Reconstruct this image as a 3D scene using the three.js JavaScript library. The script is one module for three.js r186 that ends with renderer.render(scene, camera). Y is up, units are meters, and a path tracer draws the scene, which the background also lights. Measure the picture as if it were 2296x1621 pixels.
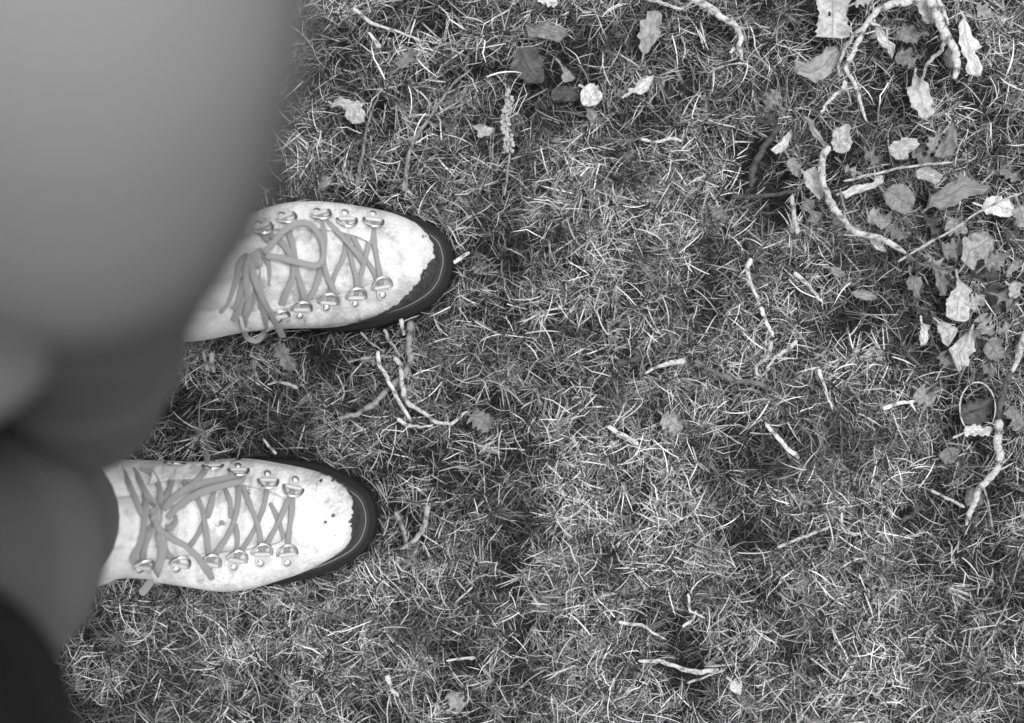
import * as THREE from 'three';
import { MarchingCubes } from 'three/addons/objects/MarchingCubes.js';
import { mergeGeometries, mergeVertices } from 'three/addons/utils/BufferGeometryUtils.js';

// ---------------------------------------------------------------- camera, sky, sun, exposure
const scene = new THREE.Scene();
const CAM_H = 1.35, FRAME_W = 0.9;                        // lens height above the ground, width of ground in view
const camera = new THREE.PerspectiveCamera(2 * Math.atan(FRAME_W * 723 / 1024 / 2 / CAM_H) * 180 / Math.PI, 1024 / 723, 0.02, 200);
camera.position.set(0, CAM_H, 0);
camera.up.set(0, 0, -1);
camera.lookAt(0, 0, 0);
camera.focus = 1.305;
camera.userData.fStop = 2.2;

const SUN_DIR = new THREE.Vector3(0.22, 1.0, -0.12).normalize();
{ // overcast sky: brighter overhead and round the veiled sun
  const w = 128, h = 64, d = new Float32Array(w * h * 4), v = new THREE.Vector3();
  for (let j = 0; j < h; j++) for (let i = 0; i < w; i++) {
    const th = ((j + 0.5) / h - 0.5) * Math.PI, ph = ((i + 0.5) / w - 0.5) * 2 * Math.PI;
    v.set(Math.cos(th) * Math.cos(ph), Math.sin(th), Math.cos(th) * Math.sin(ph));
    let L = v.y > 0 ? 0.95 * (1 + 2 * v.y) / 3 : 0.14;
    L *= 1 + 0.5 * Math.pow(Math.max(0, v.dot(SUN_DIR)), 6);
    d.set([L, L, L, 1], (j * w + i) * 4);
  }
  const sky = new THREE.DataTexture(d, w, h, THREE.RGBAFormat, THREE.FloatType);
  sky.mapping = THREE.EquirectangularReflectionMapping;
  sky.magFilter = THREE.LinearFilter; sky.needsUpdate = true;
  scene.background = sky; scene.environment = sky;
}
const sun = new THREE.DirectionalLight(new THREE.Color(1, 1, 1), 1.2);
sun.position.copy(SUN_DIR).multiplyScalar(6);
sun.castShadow = true; sun.shadow.radius = 26;
sun.shadow.mapSize.set(2048, 2048);
Object.assign(sun.shadow.camera, { left: -1.2, right: 1.2, top: 1.2, bottom: -1.2, near: 1, far: 10 });
scene.add(sun);

const renderer = new THREE.WebGLRenderer({ antialias: true });
renderer.setSize(1024, 723);
renderer.toneMapping = THREE.LinearToneMapping;
renderer.toneMappingExposure = 1.92;
renderer.shadowMap.enabled = true;

// ---------------------------------------------------------------- helpers
function rng(seed) { let a = seed >>> 0; return () => { a = a + 0x6D2B79F5 | 0; let t = Math.imul(a ^ a >>> 15, 1 | a); t = t + Math.imul(t ^ t >>> 7, 61 | t) ^ t; return ((t ^ t >>> 14) >>> 0) / 4294967296; }; }
const R0 = rng(20240611);
const rr = (a, b, R = R0) => a + (b - a) * R();
const clamp = (x, a, b) => Math.min(b, Math.max(a, x));
const smooth = (a, b, x) => { const t = clamp((x - a) / (b - a), 0, 1); return t * t * (3 - 2 * t); };
function hash2(i, j, s) { let n = Math.imul(i, 374761393) + Math.imul(j, 668265263) + Math.imul(s, 1274126177) | 0; n = Math.imul(n ^ n >>> 13, 1274126177); return ((n ^ n >>> 16) >>> 0) / 4294967296; }
function vnoise(x, y, s = 1) {
  const i = Math.floor(x), j = Math.floor(y), u = x - i, v = y - j, a = u * u * (3 - 2 * u), b = v * v * (3 - 2 * v);
  return (hash2(i, j, s) * (1 - a) + hash2(i + 1, j, s) * a) * (1 - b) + (hash2(i, j + 1, s) * (1 - a) + hash2(i + 1, j + 1, s) * a) * b;
}
const fbm = (x, y, s = 1, o = 4) => { let f = 0, a = 0.5, t = 0; for (let k = 0; k < o; k++) { f += a * vnoise(x, y, s + k * 17); t += a; a *= 0.5; x *= 2.03; y *= 2.03; } return f / t; };
const grey = (v) => new THREE.Color().setRGB(v, v, v);
// point of the place that stands at height h on the sight line through (px, py) of a 2296 x 1621 survey grid
const scaleAt = (h) => FRAME_W * (CAM_H - h) / CAM_H / 2296;
const at = (px, py, h = 0) => { const s = scaleAt(h); return new THREE.Vector3((px - 1148) * s, h, (py - 810.5) * s); };
const names = new Map();
function numbered(n) { const k = names.get(n) || 0; names.set(n, k + 1); return k ? `${n}_${String(k).padStart(3, '0')}` : n; }
function tag(o, label, category, group) { o.userData.label = label; o.userData.category = category; if (group) o.userData.group = group; return o; }
function mesh(name, g, m, parent) { const o = new THREE.Mesh(g, m); o.name = parent ? name : numbered(name); o.castShadow = o.receiveShadow = true; (parent || scene).add(o); return o; }
function group(name) { const o = new THREE.Group(); o.name = numbered(name); scene.add(o); return o; }
function dataTex(w, h, f, rep) { // f(u, v) -> 0..1 sRGB-coded grey or linear data
  const d = new Uint8Array(w * h * 4);
  for (let j = 0; j < h; j++) for (let i = 0; i < w; i++) { const g = clamp(Math.round(255 * f((i + 0.5) / w, (j + 0.5) / h)), 0, 255); d.set([g, g, g, 255], (j * w + i) * 4); }
  const t = new THREE.DataTexture(d, w, h); t.magFilter = THREE.LinearFilter; t.minFilter = THREE.LinearFilter;
  if (rep) t.wrapS = t.wrapT = THREE.RepeatWrapping;
  t.needsUpdate = true; return t;
}
function gridGeo(nu, nv, f, closeV = false) { // f(i, j) -> [x, y, z, u, v]
  const p = [], uv = [], idx = [];
  for (let i = 0; i <= nu; i++) for (let j = 0; j <= nv; j++) { const q = f(i, j); p.push(q[0], q[1], q[2]); uv.push(q[3] ?? i / nu, q[4] ?? j / nv); }
  for (let i = 0; i < nu; i++) for (let j = 0; j < nv; j++) { const a = i * (nv + 1) + j, b = a + 1, c = a + nv + 1, e = c + 1; idx.push(a, b, c, b, e, c); }
  const g = new THREE.BufferGeometry();
  g.setAttribute('position', new THREE.Float32BufferAttribute(p, 3)); g.setAttribute('uv', new THREE.Float32BufferAttribute(uv, 2)); g.setIndex(idx); g.computeVertexNormals();
  return g;
}
// sweep an oval section along points; rad(t) -> [half width, half thickness]
function sweep(pts, rad, nSeg = 40, nRad = 8, { closed = false, rough = 0, seed = 1, uvL = 0.01, groove = 0 } = {}) {
  const c = new THREE.CatmullRomCurve3(pts, closed, 'centripetal'), T = new THREE.Vector3(), S = new THREE.Vector3(), U = new THREE.Vector3(), P = new THREE.Vector3();
  const len = c.getLength();
  return gridGeo(nSeg, nRad, (i, j) => {
    const t = i / nSeg; c.getPointAt(t, P); c.getTangentAt(t, T);
    S.set(-T.z, 0, T.x); if (S.lengthSq() < 1e-6) S.set(1, 0, 0); S.normalize(); U.crossVectors(S, T).normalize(); if (U.y < 0) { U.negate(); }
    const [w, h] = rad(t, i), a = j / nRad * 2 * Math.PI;
    const e = (!closed && (i === 0 || i === nSeg)) ? 0.02 : 1;
    const k = e * (1 + rough * (vnoise(t * len * 260, Math.cos(a) * 1.3 + 5, seed) - 0.5) * 2 + rough * (vnoise(t * len * 90, Math.sin(a) + 9, seed + 3) - 0.5) * 2);
    const x = Math.cos(a) * w * k, y = Math.sin(a) * h * k * (1 - groove * Math.exp(-Math.pow(Math.cos(a) * 2.6, 2)));
    return [P.x + S.x * x + U.x * y, P.y + S.y * x + U.y * y, P.z + S.z * x + U.z * y, t * len / uvL, j / nRad];
  });
}
function interp(tab, x, k = 1) { // table of [x, ...] sorted by x
  const n = tab.length; if (x <= tab[0][0]) return tab[0][k]; if (x >= tab[n - 1][0]) return tab[n - 1][k];
  let i = 0; while (tab[i + 1][0] < x) i++;
  const x0 = tab[i][0], x1 = tab[i + 1][0], t = (x - x0) / (x1 - x0), h = x1 - x0;
  const m = (q) => q <= 0 || q >= n - 1 ? (q <= 0 ? (tab[1][k] - tab[0][k]) / (tab[1][0] - tab[0][0]) : (tab[n - 1][k] - tab[n - 2][k]) / (tab[n - 1][0] - tab[n - 2][0])) : (tab[q + 1][k] - tab[q - 1][k]) / (tab[q + 1][0] - tab[q - 1][0]);
  const t2 = t * t, t3 = t2 * t;
  return (2 * t3 - 3 * t2 + 1) * tab[i][k] + (t3 - 2 * t2 + t) * h * m(i) + (-2 * t3 + 3 * t2) * tab[i + 1][k] + (t3 - t2) * h * m(i + 1);
}
const inPoly = (poly, x, y) => { let c = false; for (let i = 0, j = poly.length - 1; i < poly.length; j = i++) { const [a, b] = poly[i], [d, e] = poly[j]; if ((b > y) !== (e > y) && x < (d - a) * (y - b) / (e - b) + a) c = !c; } return c; };

// ---------------------------------------------------------------- ground
{
  const n = 220, f = (s) => Math.sign(s) * (0.9 * Math.abs(s) + 59 * Math.pow(Math.abs(s), 6));
  const g = gridGeo(n, n, (i, j) => {
    const x = f(i / n * 2 - 1), z = f(1 - j / n * 2), y = -0.012 * fbm(x * 24 + 40, z * 24 + 40, 3);
    return [x, y, z, x, z];
  });
  const soil = dataTex(256, 256, (u, v) => 0.07 + 0.13 * fbm(u * 40, v * 40, 11), true); soil.colorSpace = THREE.SRGBColorSpace; soil.repeat.set(6, 6);
  const o = mesh('ground', g, new THREE.MeshPhysicalMaterial({ map: soil, roughness: 1, specularIntensity: 0.2, bumpMap: soil, bumpScale: 0.004 }));
  o.userData.kind = 'structure'; o.userData.label = 'dark soil under the short grass';
}

// ---------------------------------------------------------------- boots
const leatherBump = dataTex(512, 512, (u, v) => 0.5 * fbm(u * 90, v * 90, 21, 3) + 0.5 * fbm(u * 14, v * 14, 25, 3), true); leatherBump.repeat.set(3, 1.5);
const rubberBump = dataTex(256, 256, (u, v) => fbm(u * 60, v * 60, 31, 3), true);
const laceBump = dataTex(64, 64, (u, v) => 0.5 + 0.5 * Math.sin(2 * Math.PI * (u * 4 + (v * 8) % 1 * (Math.floor(v * 8) % 2 ? 1 : -1))), true);
const M = {
  rubber: new THREE.MeshPhysicalMaterial({ specularIntensity: 0.5, color: grey(0.012), roughness: 0.62, bumpMap: rubberBump, bumpScale: 0.0006 }),
  welt: new THREE.MeshStandardMaterial({ color: grey(0.02), roughness: 0.6, bumpMap: rubberBump, bumpScale: 0.0005 }),
  thread: new THREE.MeshStandardMaterial({ color: grey(0.16), roughness: 0.8 }),
  metal: new THREE.MeshStandardMaterial({ color: grey(0.62), roughness: 0.22, metalness: 1 }),
  tab: new THREE.MeshStandardMaterial({ color: grey(0.42), roughness: 0.5, metalness: 0.1 }),
  lace: new THREE.MeshStandardMaterial({ color: grey(0.24), roughness: 0.9, bumpMap: laceBump, bumpScale: 0.0003 }),
};
const soleFootprints = [];
function makeBoot(spec) {
  const boot = group('boot');
  tag(boot, spec.label, 'boot', 'the pair of laced boots');
  const origin = at(spec.origin[0], spec.origin[1], 0); boot.position.copy(origin);
  const L = (v) => v.sub(origin);
  // --- sole: outline at the height of its widest line
  const raw = spec.sole.map(([x, y]) => at(x, y, 0.024));
  const oc = new THREE.CatmullRomCurve3(raw, true, 'centripetal'), NS = 150, out = oc.getSpacedPoints(NS).slice(0, NS);
  const nrm = out.map((p, i) => { const a = out[(i + NS - 1) % NS], b = out[(i + 1) % NS]; return new THREE.Vector2(b.z - a.z, -(b.x - a.x)).normalize(); });
  const cx = out.reduce((s, p) => s + p.x, 0) / NS, cz = out.reduce((s, p) => s + p.z, 0) / NS;
  if (nrm[0].x * (out[0].x - cx) + nrm[0].y * (out[0].z - cz) < 0) nrm.forEach((n) => n.negate());
  soleFootprints.push(out.map((p) => [p.x, p.z]));
  const ring = (prof) => gridGeo(NS, prof.length - 1, (i, j) => { const q = i % NS, [y, inset] = prof[j]; return [out[q].x - nrm[q].x * inset - origin.x, y, out[q].z - nrm[q].y * inset - origin.z, i / NS * 9, j / 3]; });
  mesh('sole', ring([[0.001, 0.03], [0.001, 0.004], [0.004, 0.0008], [0.011, 0], [0.0118, 0.0014], [0.0138, 0.0014], [0.0146, 0], [0.024, 0], [0.028, 0.0008], [0.0305, 0.003], [0.031, 0.006]]), M.rubber, boot);
  const welt = mesh('welt', ring([[0.029, 0.0052], [0.0322, 0.0056], [0.0332, 0.0072], [0.0328, 0.0085], [0.0338, 0.0095], [0.0345, 0.0125], [0.036, 0.0145], [0.039, 0.017], [0.039, 0.024]]), M.welt, boot);
  const st = out.map((p, i) => new THREE.Vector3(p.x - nrm[i].x * 0.0086 - origin.x, 0.0335, p.z - nrm[i].y * 0.0086 - origin.z));
  mesh('stitching', sweep(st, () => [0.00055, 0.0005], 260, 5, { closed: true }), M.thread, welt);
  // --- upper: lofted cross sections along the boot
  const tip = spec.top[spec.top.length - 1][0], heel = spec.top[0][0];
  const NST = 90, st_ = [];
  for (let i = 0; i <= NST; i++) {
    const q = i / NST, px = heel + (tip - heel) * (1 - Math.pow(1 - q, 2.1)) ;
    const hw = interp(spec.hw, px), hr = interp(spec.hr, px), a = at(px, interp(spec.top, px), hw), b = at(px, interp(spec.bot, px), hw);
    if (i === NST) { const m = (a.z + b.z) / 2; a.z = m - 0.0004; b.z = m + 0.0004; }
    st_.push({ x: a.x, za: a.z, zb: b.z, hw, hr, f: interp(spec.ridge, px) });
  }
  const EX = 2 / 2.25;
  const station = (x) => {
    if (x <= st_[0].x) return st_[0]; if (x >= st_[NST].x) return st_[NST];
    let i = 0; while (st_[i + 1].x < x) i++;
    const t = (x - st_[i].x) / (st_[i + 1].x - st_[i].x), A = st_[i], B = st_[i + 1], o = {};
    for (const k in A) o[k] = A[k] + (B[k] - A[k]) * t; return o;
  };
  const surfY = (x, z) => {
    const s = station(x), zr = s.za + (s.zb - s.za) * s.f, ze = z < zr ? s.za : s.zb, q = clamp(Math.abs(z - zr) / Math.max(1e-5, Math.abs(ze - zr)), 0, 1);
    const c = Math.pow(q, 1 / EX); return s.hw + (s.hr - s.hw) * Math.pow(Math.sqrt(1 - c * c), EX);
  };
  const onSurf = (px, py, off) => { let h = 0.08, p; for (let k = 0; k < 6; k++) { p = at(px, py, h); h = surfY(p.x, p.z) + off; } p = at(px, py, h); return p; };
  const normalAt = (x, z) => { const e = 0.003; return new THREE.Vector3(surfY(x - e, z) - surfY(x + e, z), 2 * e, surfY(x, z - e) - surfY(x, z + e)).normalize(); };
  // leather with its own wear; round the laces, shade painted in with the dirt
  const wx = st_[0].x - 0.01, wz = Math.min(...st_.map((s) => s.za)) - 0.01, ww = st_[NST].x - wx + 0.01, wh = Math.max(...st_.map((s) => s.zb)) + 0.01 - wz;
  const scuff = spec.scuff.map(([x, y, w]) => { const p = at(x, y, 0.05); return [p.x, p.z, w * 0.6 * scaleAt(0.05)]; });
  const grimeShade = at(spec.grimeShade[0], spec.grimeShade[1], 0.1);
  const dots = spec.dots.map(([x, y, r, k]) => { const p = onSurf(x, y, 0); return [p.x, p.z, r * scaleAt(0.06), k]; });
  const tex = dataTex(1280, 640, (u, v) => {
    const x = wx + u * ww, z = wz + v * wh;
    let k = 0.96 - 0.07 * smooth(0.45, 0.75, fbm(x * 60, z * 60, spec.seed, 4)) - 0.05 * fbm(x * 300, z * 300, spec.seed + 5, 3);
    k -= 0.10 * smooth(0.62, 0.72, fbm(x * 130, z * 130, spec.seed + 9, 3)) * smooth(0.4, 0.6, fbm(x * 25, z * 25, spec.seed + 2, 2));
    let best = 1e9, bw = 0;
    for (let i = 0; i + 1 < scuff.length; i++) {
      const [ax, az, aw] = scuff[i], [bx, bz, bb] = scuff[i + 1], dx = bx - ax, dz = bz - az, t = clamp(((x - ax) * dx + (z - az) * dz) / (dx * dx + dz * dz), 0, 1);
      const d = Math.hypot(x - ax - dx * t, z - az - dz * t); if (d < best) { best = d; bw = aw + (bb - aw) * t; }
    }
    k -= 0.1 * smooth(0.665, 0.70, fbm(x * 520, z * 520, spec.seed + 61, 3)) * smooth(0.42, 0.6, fbm(x * 36, z * 36, spec.seed + 63, 2));
    k -= 0.11 * smooth(spec.grimeShade[2], spec.grimeShade[2] * 0.4, Math.hypot((x - grimeShade.x) * 0.75, z - grimeShade.z) / scaleAt(0.06)) * (0.3 + 1.2 * smooth(0.45, 0.75, fbm(x * 110, z * 110, spec.seed + 31, 4)));  // darker round the lacing: painted shade mixed with dirt
    const edge = bw * (0.25 + 1.5 * fbm(x * 260, z * 260, spec.seed + 13, 4)) - best;
    const sc = smooth(-0.0004, 0.0006, edge) * (bw > 0.0003 ? 1 : 0);
    k = k * (1 - sc) + sc * (0.19 + 0.16 * fbm(x * 500, z * 500, 77, 2));
    for (const [dx, dz, r, kk] of dots) { const d = Math.hypot(x - dx, z - dz) + r * (fbm(x * 600, z * 600, 5, 2) - 0.5) * 1.4; if (d < r) k = Math.min(k, k * (1 - smooth(r, r * 0.6, d)) + kk * smooth(r, r * 0.6, d)); }
    return k;
  });
  tex.colorSpace = THREE.SRGBColorSpace;
  const crease = dataTex(1024, 512, (u, v) => { // pores, flex creases across the vamp, wrinkles up the instep
    const x = wx + u * ww, z = wz + v * wh, wv = x + 0.006 * (fbm(x * 40, z * 40, spec.seed + 51, 3) - 0.5) + 0.004 * Math.sin(z * 60);
    const q = Math.pow(1 - Math.abs(2 * ((wv * 95) % 1 + 1) % 2 - 1), 3), zone = smooth(0.07, 0.03, Math.abs(x - st_[NST].x + 0.11));
    return 0.62 + 0.16 * (fbm(x * 700, z * 700, 21, 2) - 0.5) + 0.22 * (fbm(x * 70, z * 70, spec.seed + 53, 4) - 0.5) - 0.3 * q * zone * smooth(0.4, 0.62, fbm(x * 50, z * 26, spec.seed + 57, 2));
  });
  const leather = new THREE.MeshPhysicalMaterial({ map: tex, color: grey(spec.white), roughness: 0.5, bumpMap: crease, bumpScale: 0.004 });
  const uvOf = (x, z) => [(x - wx) / ww, (z - wz) / wh];
  const NR = 44;
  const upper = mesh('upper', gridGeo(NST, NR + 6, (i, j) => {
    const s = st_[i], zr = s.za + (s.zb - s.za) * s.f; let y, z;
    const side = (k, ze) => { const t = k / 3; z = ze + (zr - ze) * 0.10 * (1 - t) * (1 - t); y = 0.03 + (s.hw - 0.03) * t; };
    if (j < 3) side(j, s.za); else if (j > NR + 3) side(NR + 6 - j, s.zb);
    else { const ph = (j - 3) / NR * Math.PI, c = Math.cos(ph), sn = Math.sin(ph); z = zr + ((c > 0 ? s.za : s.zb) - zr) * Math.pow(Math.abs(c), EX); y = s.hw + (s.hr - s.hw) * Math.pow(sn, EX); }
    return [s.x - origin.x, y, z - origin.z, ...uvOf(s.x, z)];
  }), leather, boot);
  // --- lacing quarters: a second layer of leather with an open throat
  for (const [k, inner, edge] of [[0, spec.innerTop, 'za'], [1, spec.innerBot, 'zb']]) {
    const n = 60, m = 14, x0 = inner[0][0], x1 = inner[inner.length - 1][0];
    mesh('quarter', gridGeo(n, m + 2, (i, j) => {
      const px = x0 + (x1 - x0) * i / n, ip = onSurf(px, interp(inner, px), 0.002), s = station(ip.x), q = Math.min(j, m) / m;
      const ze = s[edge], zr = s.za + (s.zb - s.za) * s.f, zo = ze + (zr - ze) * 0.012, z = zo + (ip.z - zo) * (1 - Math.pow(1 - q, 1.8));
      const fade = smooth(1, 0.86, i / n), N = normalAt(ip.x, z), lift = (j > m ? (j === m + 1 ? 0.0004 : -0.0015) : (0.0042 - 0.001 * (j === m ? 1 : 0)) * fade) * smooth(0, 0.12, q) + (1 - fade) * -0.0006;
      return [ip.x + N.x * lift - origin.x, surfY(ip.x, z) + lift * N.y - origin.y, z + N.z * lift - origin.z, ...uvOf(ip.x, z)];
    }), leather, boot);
    const seam = []; for (let i = 0; i <= 26; i++) { const px = x0 + (x1 - x0) * (0.02 + 0.9 * i / 26), y = interp(inner, px) + (k ? 7 : -7); seam.push(L(onSurf(px, y, 0.0040))); }
    mesh('seam', sweep(seam, () => [0.0005, 0.0004], 80, 5), new THREE.MeshStandardMaterial({ color: grey(0.25), roughness: 0.9 }), boot);
  }
  // --- padded tongue
  { const { x0, x1, ya, yb } = spec.tongue, n = 30, m = 16;
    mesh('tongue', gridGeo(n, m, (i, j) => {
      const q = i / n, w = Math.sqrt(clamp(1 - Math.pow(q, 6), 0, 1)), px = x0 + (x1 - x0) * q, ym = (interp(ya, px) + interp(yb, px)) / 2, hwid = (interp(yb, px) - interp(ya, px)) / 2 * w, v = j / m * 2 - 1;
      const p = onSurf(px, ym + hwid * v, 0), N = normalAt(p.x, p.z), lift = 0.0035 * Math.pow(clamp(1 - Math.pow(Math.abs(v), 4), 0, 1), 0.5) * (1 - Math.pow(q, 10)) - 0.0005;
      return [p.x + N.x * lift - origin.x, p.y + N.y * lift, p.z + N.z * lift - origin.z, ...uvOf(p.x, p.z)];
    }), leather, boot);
  }
  // --- D-rings on riveted tabs
  for (const [px, py, tx, ty, dim] of spec.rings) {
    const p = onSurf(px, py, 0.0042), q = onSurf(tx, ty, 0.0042), N = normalAt(p.x, p.z), O = q.clone().sub(p); O.addScaledVector(N, -O.dot(N)).normalize();
    const S = new THREE.Vector3().crossVectors(O, N).normalize();
    const basis = new THREE.Matrix4().makeBasis(S, N, O);
    const tl = clamp(p.distanceTo(q) * 0.85, 0.007, 0.0125);
    const sh = new THREE.Shape(); const hw = 0.0042;
    sh.moveTo(-hw, 0); sh.lineTo(hw, 0); sh.lineTo(hw * 0.95, tl - hw); sh.absarc(0, tl - hw, hw * 0.95, 0, Math.PI, false); sh.lineTo(-hw, 0);
    const tg = new THREE.ExtrudeGeometry(sh, { depth: 0.0012, bevelEnabled: true, bevelThickness: 0.0005, bevelSize: 0.0005, bevelSegments: 2, curveSegments: 10 });
    tg.rotateX(Math.PI / 2); tg.translate(0, 0.0012, 0);
    const bar = new THREE.CapsuleGeometry(0.0019, 0.0106, 4, 10); bar.rotateZ(Math.PI / 2); bar.translate(0, 0.0026, 0);
    const tabMesh = mesh('eyelet', mergeGeometries([tg.index ? tg.toNonIndexed() : tg, bar.toNonIndexed()].map((g) => { g.deleteAttribute('uv'); return g; })), M.tab, boot);
    tabMesh.applyMatrix4(basis); tabMesh.position.copy(p).sub(origin);
    const pts = []; for (let k = 0; k <= 14; k++) { const a = Math.PI * k / 14; pts.push(new THREE.Vector3(Math.cos(a) * 0.0081, 0.0028 + 0.0026 * Math.sin(a), -Math.sin(a) * 0.0098)); }
    pts.unshift(new THREE.Vector3(0.0083, 0.0026, 0.001)); pts.push(new THREE.Vector3(-0.0083, 0.0026, 0.001));
    mesh('ring', sweep(pts, () => [0.0013, 0.0012], 36, 8), M.metal, tabMesh);
    const rv = new THREE.SphereGeometry(0.0033, 14, 8, 0, 2 * Math.PI, 0, Math.PI / 2); rv.scale(1, 0.55, 1); rv.translate(0, 0.0014, tl - hw);
    mesh('rivet', rv, M.metal, tabMesh);
  }
  // --- laces
  const zc = ([x, y, o = 3]) => L(onSurf(spec.zx + x * spec.zs, spec.zy + y * spec.zs, (o + 0.9) / 1000));
  for (const [name, w, pts] of spec.laces) if (name === 'lace' && w < 5.3) for (const q of [pts[0], pts[pts.length - 1]]) {
    const X = spec.zx + q[0] * spec.zs, Y = spec.zy + q[1] * spec.zs; let best = 40, hit = null;
    for (const r of spec.rings) { const d = Math.hypot(r[0] - X, r[1] - Y); if (d < best) { best = d; hit = r; } }
    if (hit) { q[0] = (hit[0] - spec.zx) / spec.zs; q[1] = (hit[1] - spec.zy) / spec.zs; q[2] = 4.2; } else if (q[1] > 60 && q[1] < 1100) q[2] = 0;
  }
  for (const [name, w, pts] of spec.laces) mesh(name, sweep(pts.map(zc), (t) => [w / 2000 * (1 + 0.12 * Math.sin(t * 11 + w)), Math.min(0.0014, w / 3000)], Math.max(28, pts.length * 9), 16, { groove: 0.38, rough: 0.06, seed: pts.length, uvL: 0.006 }), M.lace, boot);
  { const c = zc(spec.knot); const g = new THREE.SphereGeometry(1, 20, 14); const pa = g.attributes.position;
    for (let i = 0; i < pa.count; i++) { const x = pa.getX(i), y = pa.getY(i), z = pa.getZ(i), k = 1 + 0.22 * Math.sin(x * 5 + z * 3) * Math.cos(z * 4 + y * 2); pa.setXYZ(i, x * 0.0055 * k, y * 0.0042 * k, z * 0.0075 * k); }
    g.computeVertexNormals(); const k = mesh('knot', g, M.lace, boot); k.position.copy(c); }
  return boot;
}
const B1L = [
  ['lace', 4.6, [[1512, 412, 5], [1525, 520], [1548, 650], [1570, 780, 5], [1580, 812, 5]]],
  ['lace', 4.2, [[1478, 470, 5], [1475, 560], [1450, 660], [1425, 760, 3], [1390, 870, 5]]],
  ['lace', 4.2, [[1345, 470, 2], [1420, 590, 1], [1490, 690, 1], [1540, 770, 3]]],
  ['lace', 4.6, [[1165, 380, 5], [1240, 430, 5], [1330, 530, 6], [1410, 620, 5], [1450, 700, 2]]],
  ['lace', 4.4, [[1320, 420, 5], [1335, 560, 2], [1360, 690, 3], [1390, 800, 4], [1400, 880, 5]]],
  ['lace', 4.2, [[1275, 440, 0.5], [1300, 580, 0.5], [1270, 670, 1], [1225, 760, 2], [1210, 860, 4]]],
  ['lace', 4.8, [[1160, 330, 6], [1142, 480, 5], [1135, 640, 4], [1165, 780, 5], [1210, 880, 5], [1235, 950, 5]]],
  ['lace', 4.8, [[1110, 700, 3], [1095, 800, 2], [1060, 890, 3], [1010, 960, 5]]],
  ['lace', 5.0, [[900, 440, 3], [905, 560, 3], [925, 700, 4], [955, 820, 4], [985, 920, 5], [1005, 990, 5]]],
  ['lace', 5.0, [[655, 410, 5], [740, 465, 4], [815, 515, 3], [870, 590, 4], [905, 690, 4], [895, 800, 3], [850, 900, 3], [780, 985, 5]]],
  ['lace_loop', 5.0, [[680, 600, 10], [750, 520, 11], [830, 430, 12], [920, 375, 12], [1010, 370, 12], [1085, 430, 12], [1130, 530, 11], [1135, 630, 11], [1090, 690, 10], [990, 680, 9], [870, 650, 9], [760, 625, 10], [690, 620, 10]]],
  ['lace_loop', 5.2, [[585, 600, 11], [550, 700, 11], [545, 830, 11], [560, 960, 9], [535, 1080, 9], [530, 1180, 10], [560, 1250, 10], [620, 1270, 10], [670, 1220, 10], [690, 1130, 10], [675, 1020, 9], [640, 900, 9], [600, 760, 10]]],
  ['lace', 5.4, [[580, 640, 12], [605, 780, 13], [660, 920, 13], [720, 1040, 13], [780, 1150, 12], [825, 1245, 6]]],
  ['lace', 5.0, [[560, 600, 9], [500, 680, 7], [470, 800, 5], [420, 930, 4], [340, 1060, 4]]],
  ['lace', 5.0, [[545, 700, 7], [520, 830, 6], [480, 940, 4], [435, 1030, 4]]],
  ['lace', 5.0, [[550, 760, 6], [530, 900, 5], [490, 1020, 4], [440, 1120, 4]]],
  ['lace', 5.0, [[640, 700, 4], [620, 880, 4], [570, 1030, 4], [490, 1140, 4]]],
  ['lace', 4.6, [[700, 420, 4], [690, 470, 4], [720, 500, 4], [760, 500, 3]]],
  ['lace', 4.6, [[640, 560, 8], [690, 620, 4], [720, 720, 2], [700, 850, 2]]],
];
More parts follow.
